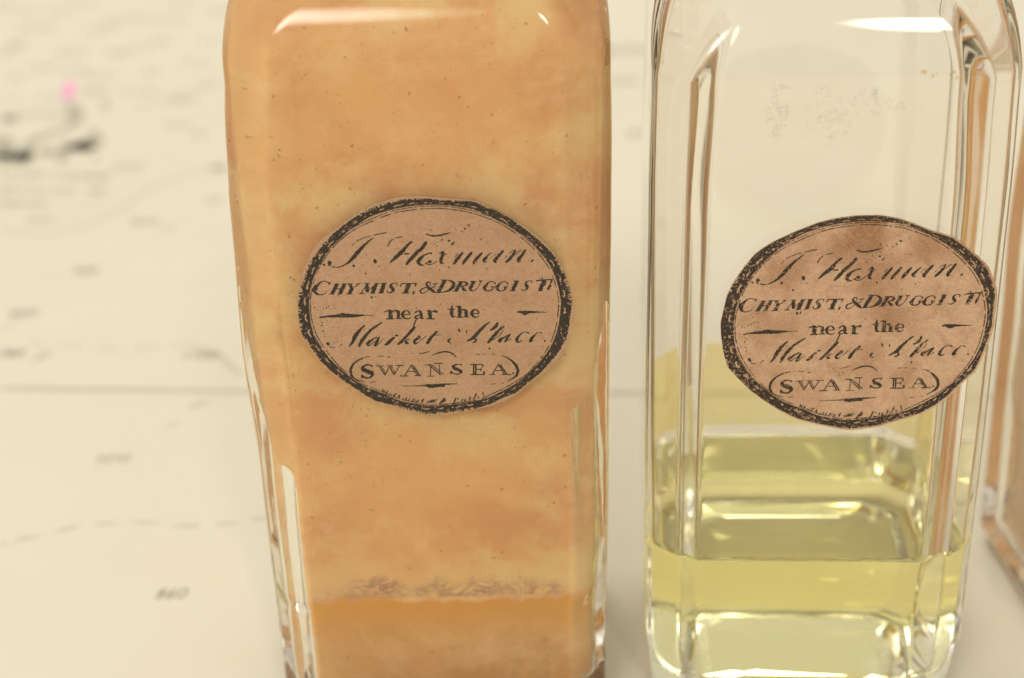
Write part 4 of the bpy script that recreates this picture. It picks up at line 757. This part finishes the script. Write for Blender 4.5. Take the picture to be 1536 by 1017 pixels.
# ------------------------------------------------------------------ labels
ink_l = ink_mat('worn_black_ink', (.028, .022, .016), .62, 1.0)
ink_r = ink_mat('faded_black_ink', (.030, .022, .015), .565, 5.0)
ink_t = ink_mat('thin_black_ink', (.030, .022, .015), .60, 2.0)
paper_l = paper_label_mat('buff_label_paper', (.47, .285, .165), (.36, .20, .105), .55, 1.0)
paper_r = paper_label_mat('stained_label_paper', (.57, .365, .225), (.27, .115, .045), .75, 4.0, ((.08, 1.2, .38, .9), (.85, 1.02, .34, .7), (-.25, 1.05, .25, .6), (.42, .06, .30, .5), (-.9, .75, .3, .5), (.2, -.45, .25, .3)))
def outer_left(M, cutM):
    o = polar_table(RING_OUTER, M); return [min(a + .008, c - .004) for a, c in zip(o, cutM)]
def outer_right(M, cutM):
    o = []
    for i, c in enumerate(cutM):
        a = -math.pi + 2 * math.pi * i / M
        o.append(c - .004 - .028 * max(0, math.cos(a)) ** 2 - .022 * max(0, -math.sin(a)) ** 3)
    return o
bx, by = -1.13, 2.25
make_label(lb, -.959 - bx, 7.007, 0.0, -2.262, CUT_LEFT, outer_left, paper_l, ink_l, ink_t, 11, 'buff paper label with a whole wide black border')
make_label(rb, .431, 6.595, math.radians(2.33), -2.212, CUT_RIGHT, outer_right, paper_r, ink_r, ink_t, 23, 'brown stained paper label trimmed close to its border', 1.2, -.12)

# ------------------------------------------------------------------ dust, dried drips and stray fibres on the glass
def grime_mat(name, color, cover):
    mt, nt, out = new_mat(name); b = NB(nt)
    p = b.n('ShaderNodeBsdfDiffuse'); p.inputs['Color'].default_value = (*color, 1)
    t = b.n('ShaderNodeBsdfTransparent'); mx = b.n('ShaderNodeMixShader')
    f = b.ramp(b.noise(b.coords(), 20, 4, .7), [(.35, 0.0), (.65, cover)])
    b.l(f, mx.inputs[0]); b.l(t.outputs[0], mx.inputs[1]); b.l(p.outputs[0], mx.inputs[2]); b.l(mx.outputs[0], out.inputs['Surface'])
    return mt
pale_g = grime_mat('pale_dust', (.62, .52, .38), .7); brown_g = grime_mat('brown_dried_drip', (.60, .40, .18), .6)
def on_front(y0): return lambda x, y, h: (x, y0 - .002 - h, y)
rg = random.Random(31)
I = Ink(on_front(-2.256))
for _ in range(70): I.blob(rg.uniform(-2.0, 2.0), rg.uniform(.6, 9.9), rg.uniform(.003, .010), 6, .5)
for _ in range(7):
    x, y = rg.uniform(-1.9, 1.9), rg.uniform(1, 9.5); I.stroke([(x, y, .004), (x + rg.uniform(-.1, .1), y + rg.uniform(-.1, .1), .005), (x + rg.uniform(-.15, .15), y + rg.uniform(-.15, .15), .003)], rag=.1)
I.build('dust_specks', pale_g, lb)['kind'] = 'stuff'
I = Ink(on_front(-2.206))
for _ in range(90): I.blob(rg.uniform(-1.8, 1.8), rg.uniform(.9, 9.6), rg.uniform(.003, .009), 6, .5)
for x, y, d in ((1.33, 4.93, .22), (1.31, 5.2, -.12), (-.15, 9.0, .15), (-1.4, 4.1, .1)):
    I.stroke([(x, y, .004), (x + d * .5, y + .03, .005), (x + d, y - .02, .003)], rag=.1)
I.build('dust_specks', pale_g, rb)['kind'] = 'stuff'
I = Ink(on_front(-2.206))
for x, y, w, h in ((1.12, 9.9, .10, .06), (1.43, 9.88, .13, .06), (1.36, 9.93, .05, .04), (1.0, 9.95, .05, .03)):
    for _ in range(5): I.blob(x + rg.uniform(-.5, .5) * w, y + rg.uniform(-.5, .5) * h, rg.uniform(.012, .03), 9, .4)
I.build('dried_drip', brown_g, rb)

smear_g = grime_mat('grey_smear', (.50, .45, .36), .20)
I = Ink(on_front(-2.207))
for cx0, cz0, sx0, sz0, n in ((-.75, 9.45, .09, .22, 34), (-.12, 9.4, .13, .20, 40), (.62, 9.5, .14, .05, 18), (.45, 9.68, .06, .04, 10)):
    for _ in range(n): I.blob(cx0 + rg.gauss(0, sx0), min(9.78, cz0 + rg.gauss(0, sz0)), rg.uniform(.02, .055), 9, .4)
I.build('grey_smear', smear_g, rb)['kind'] = 'stuff'
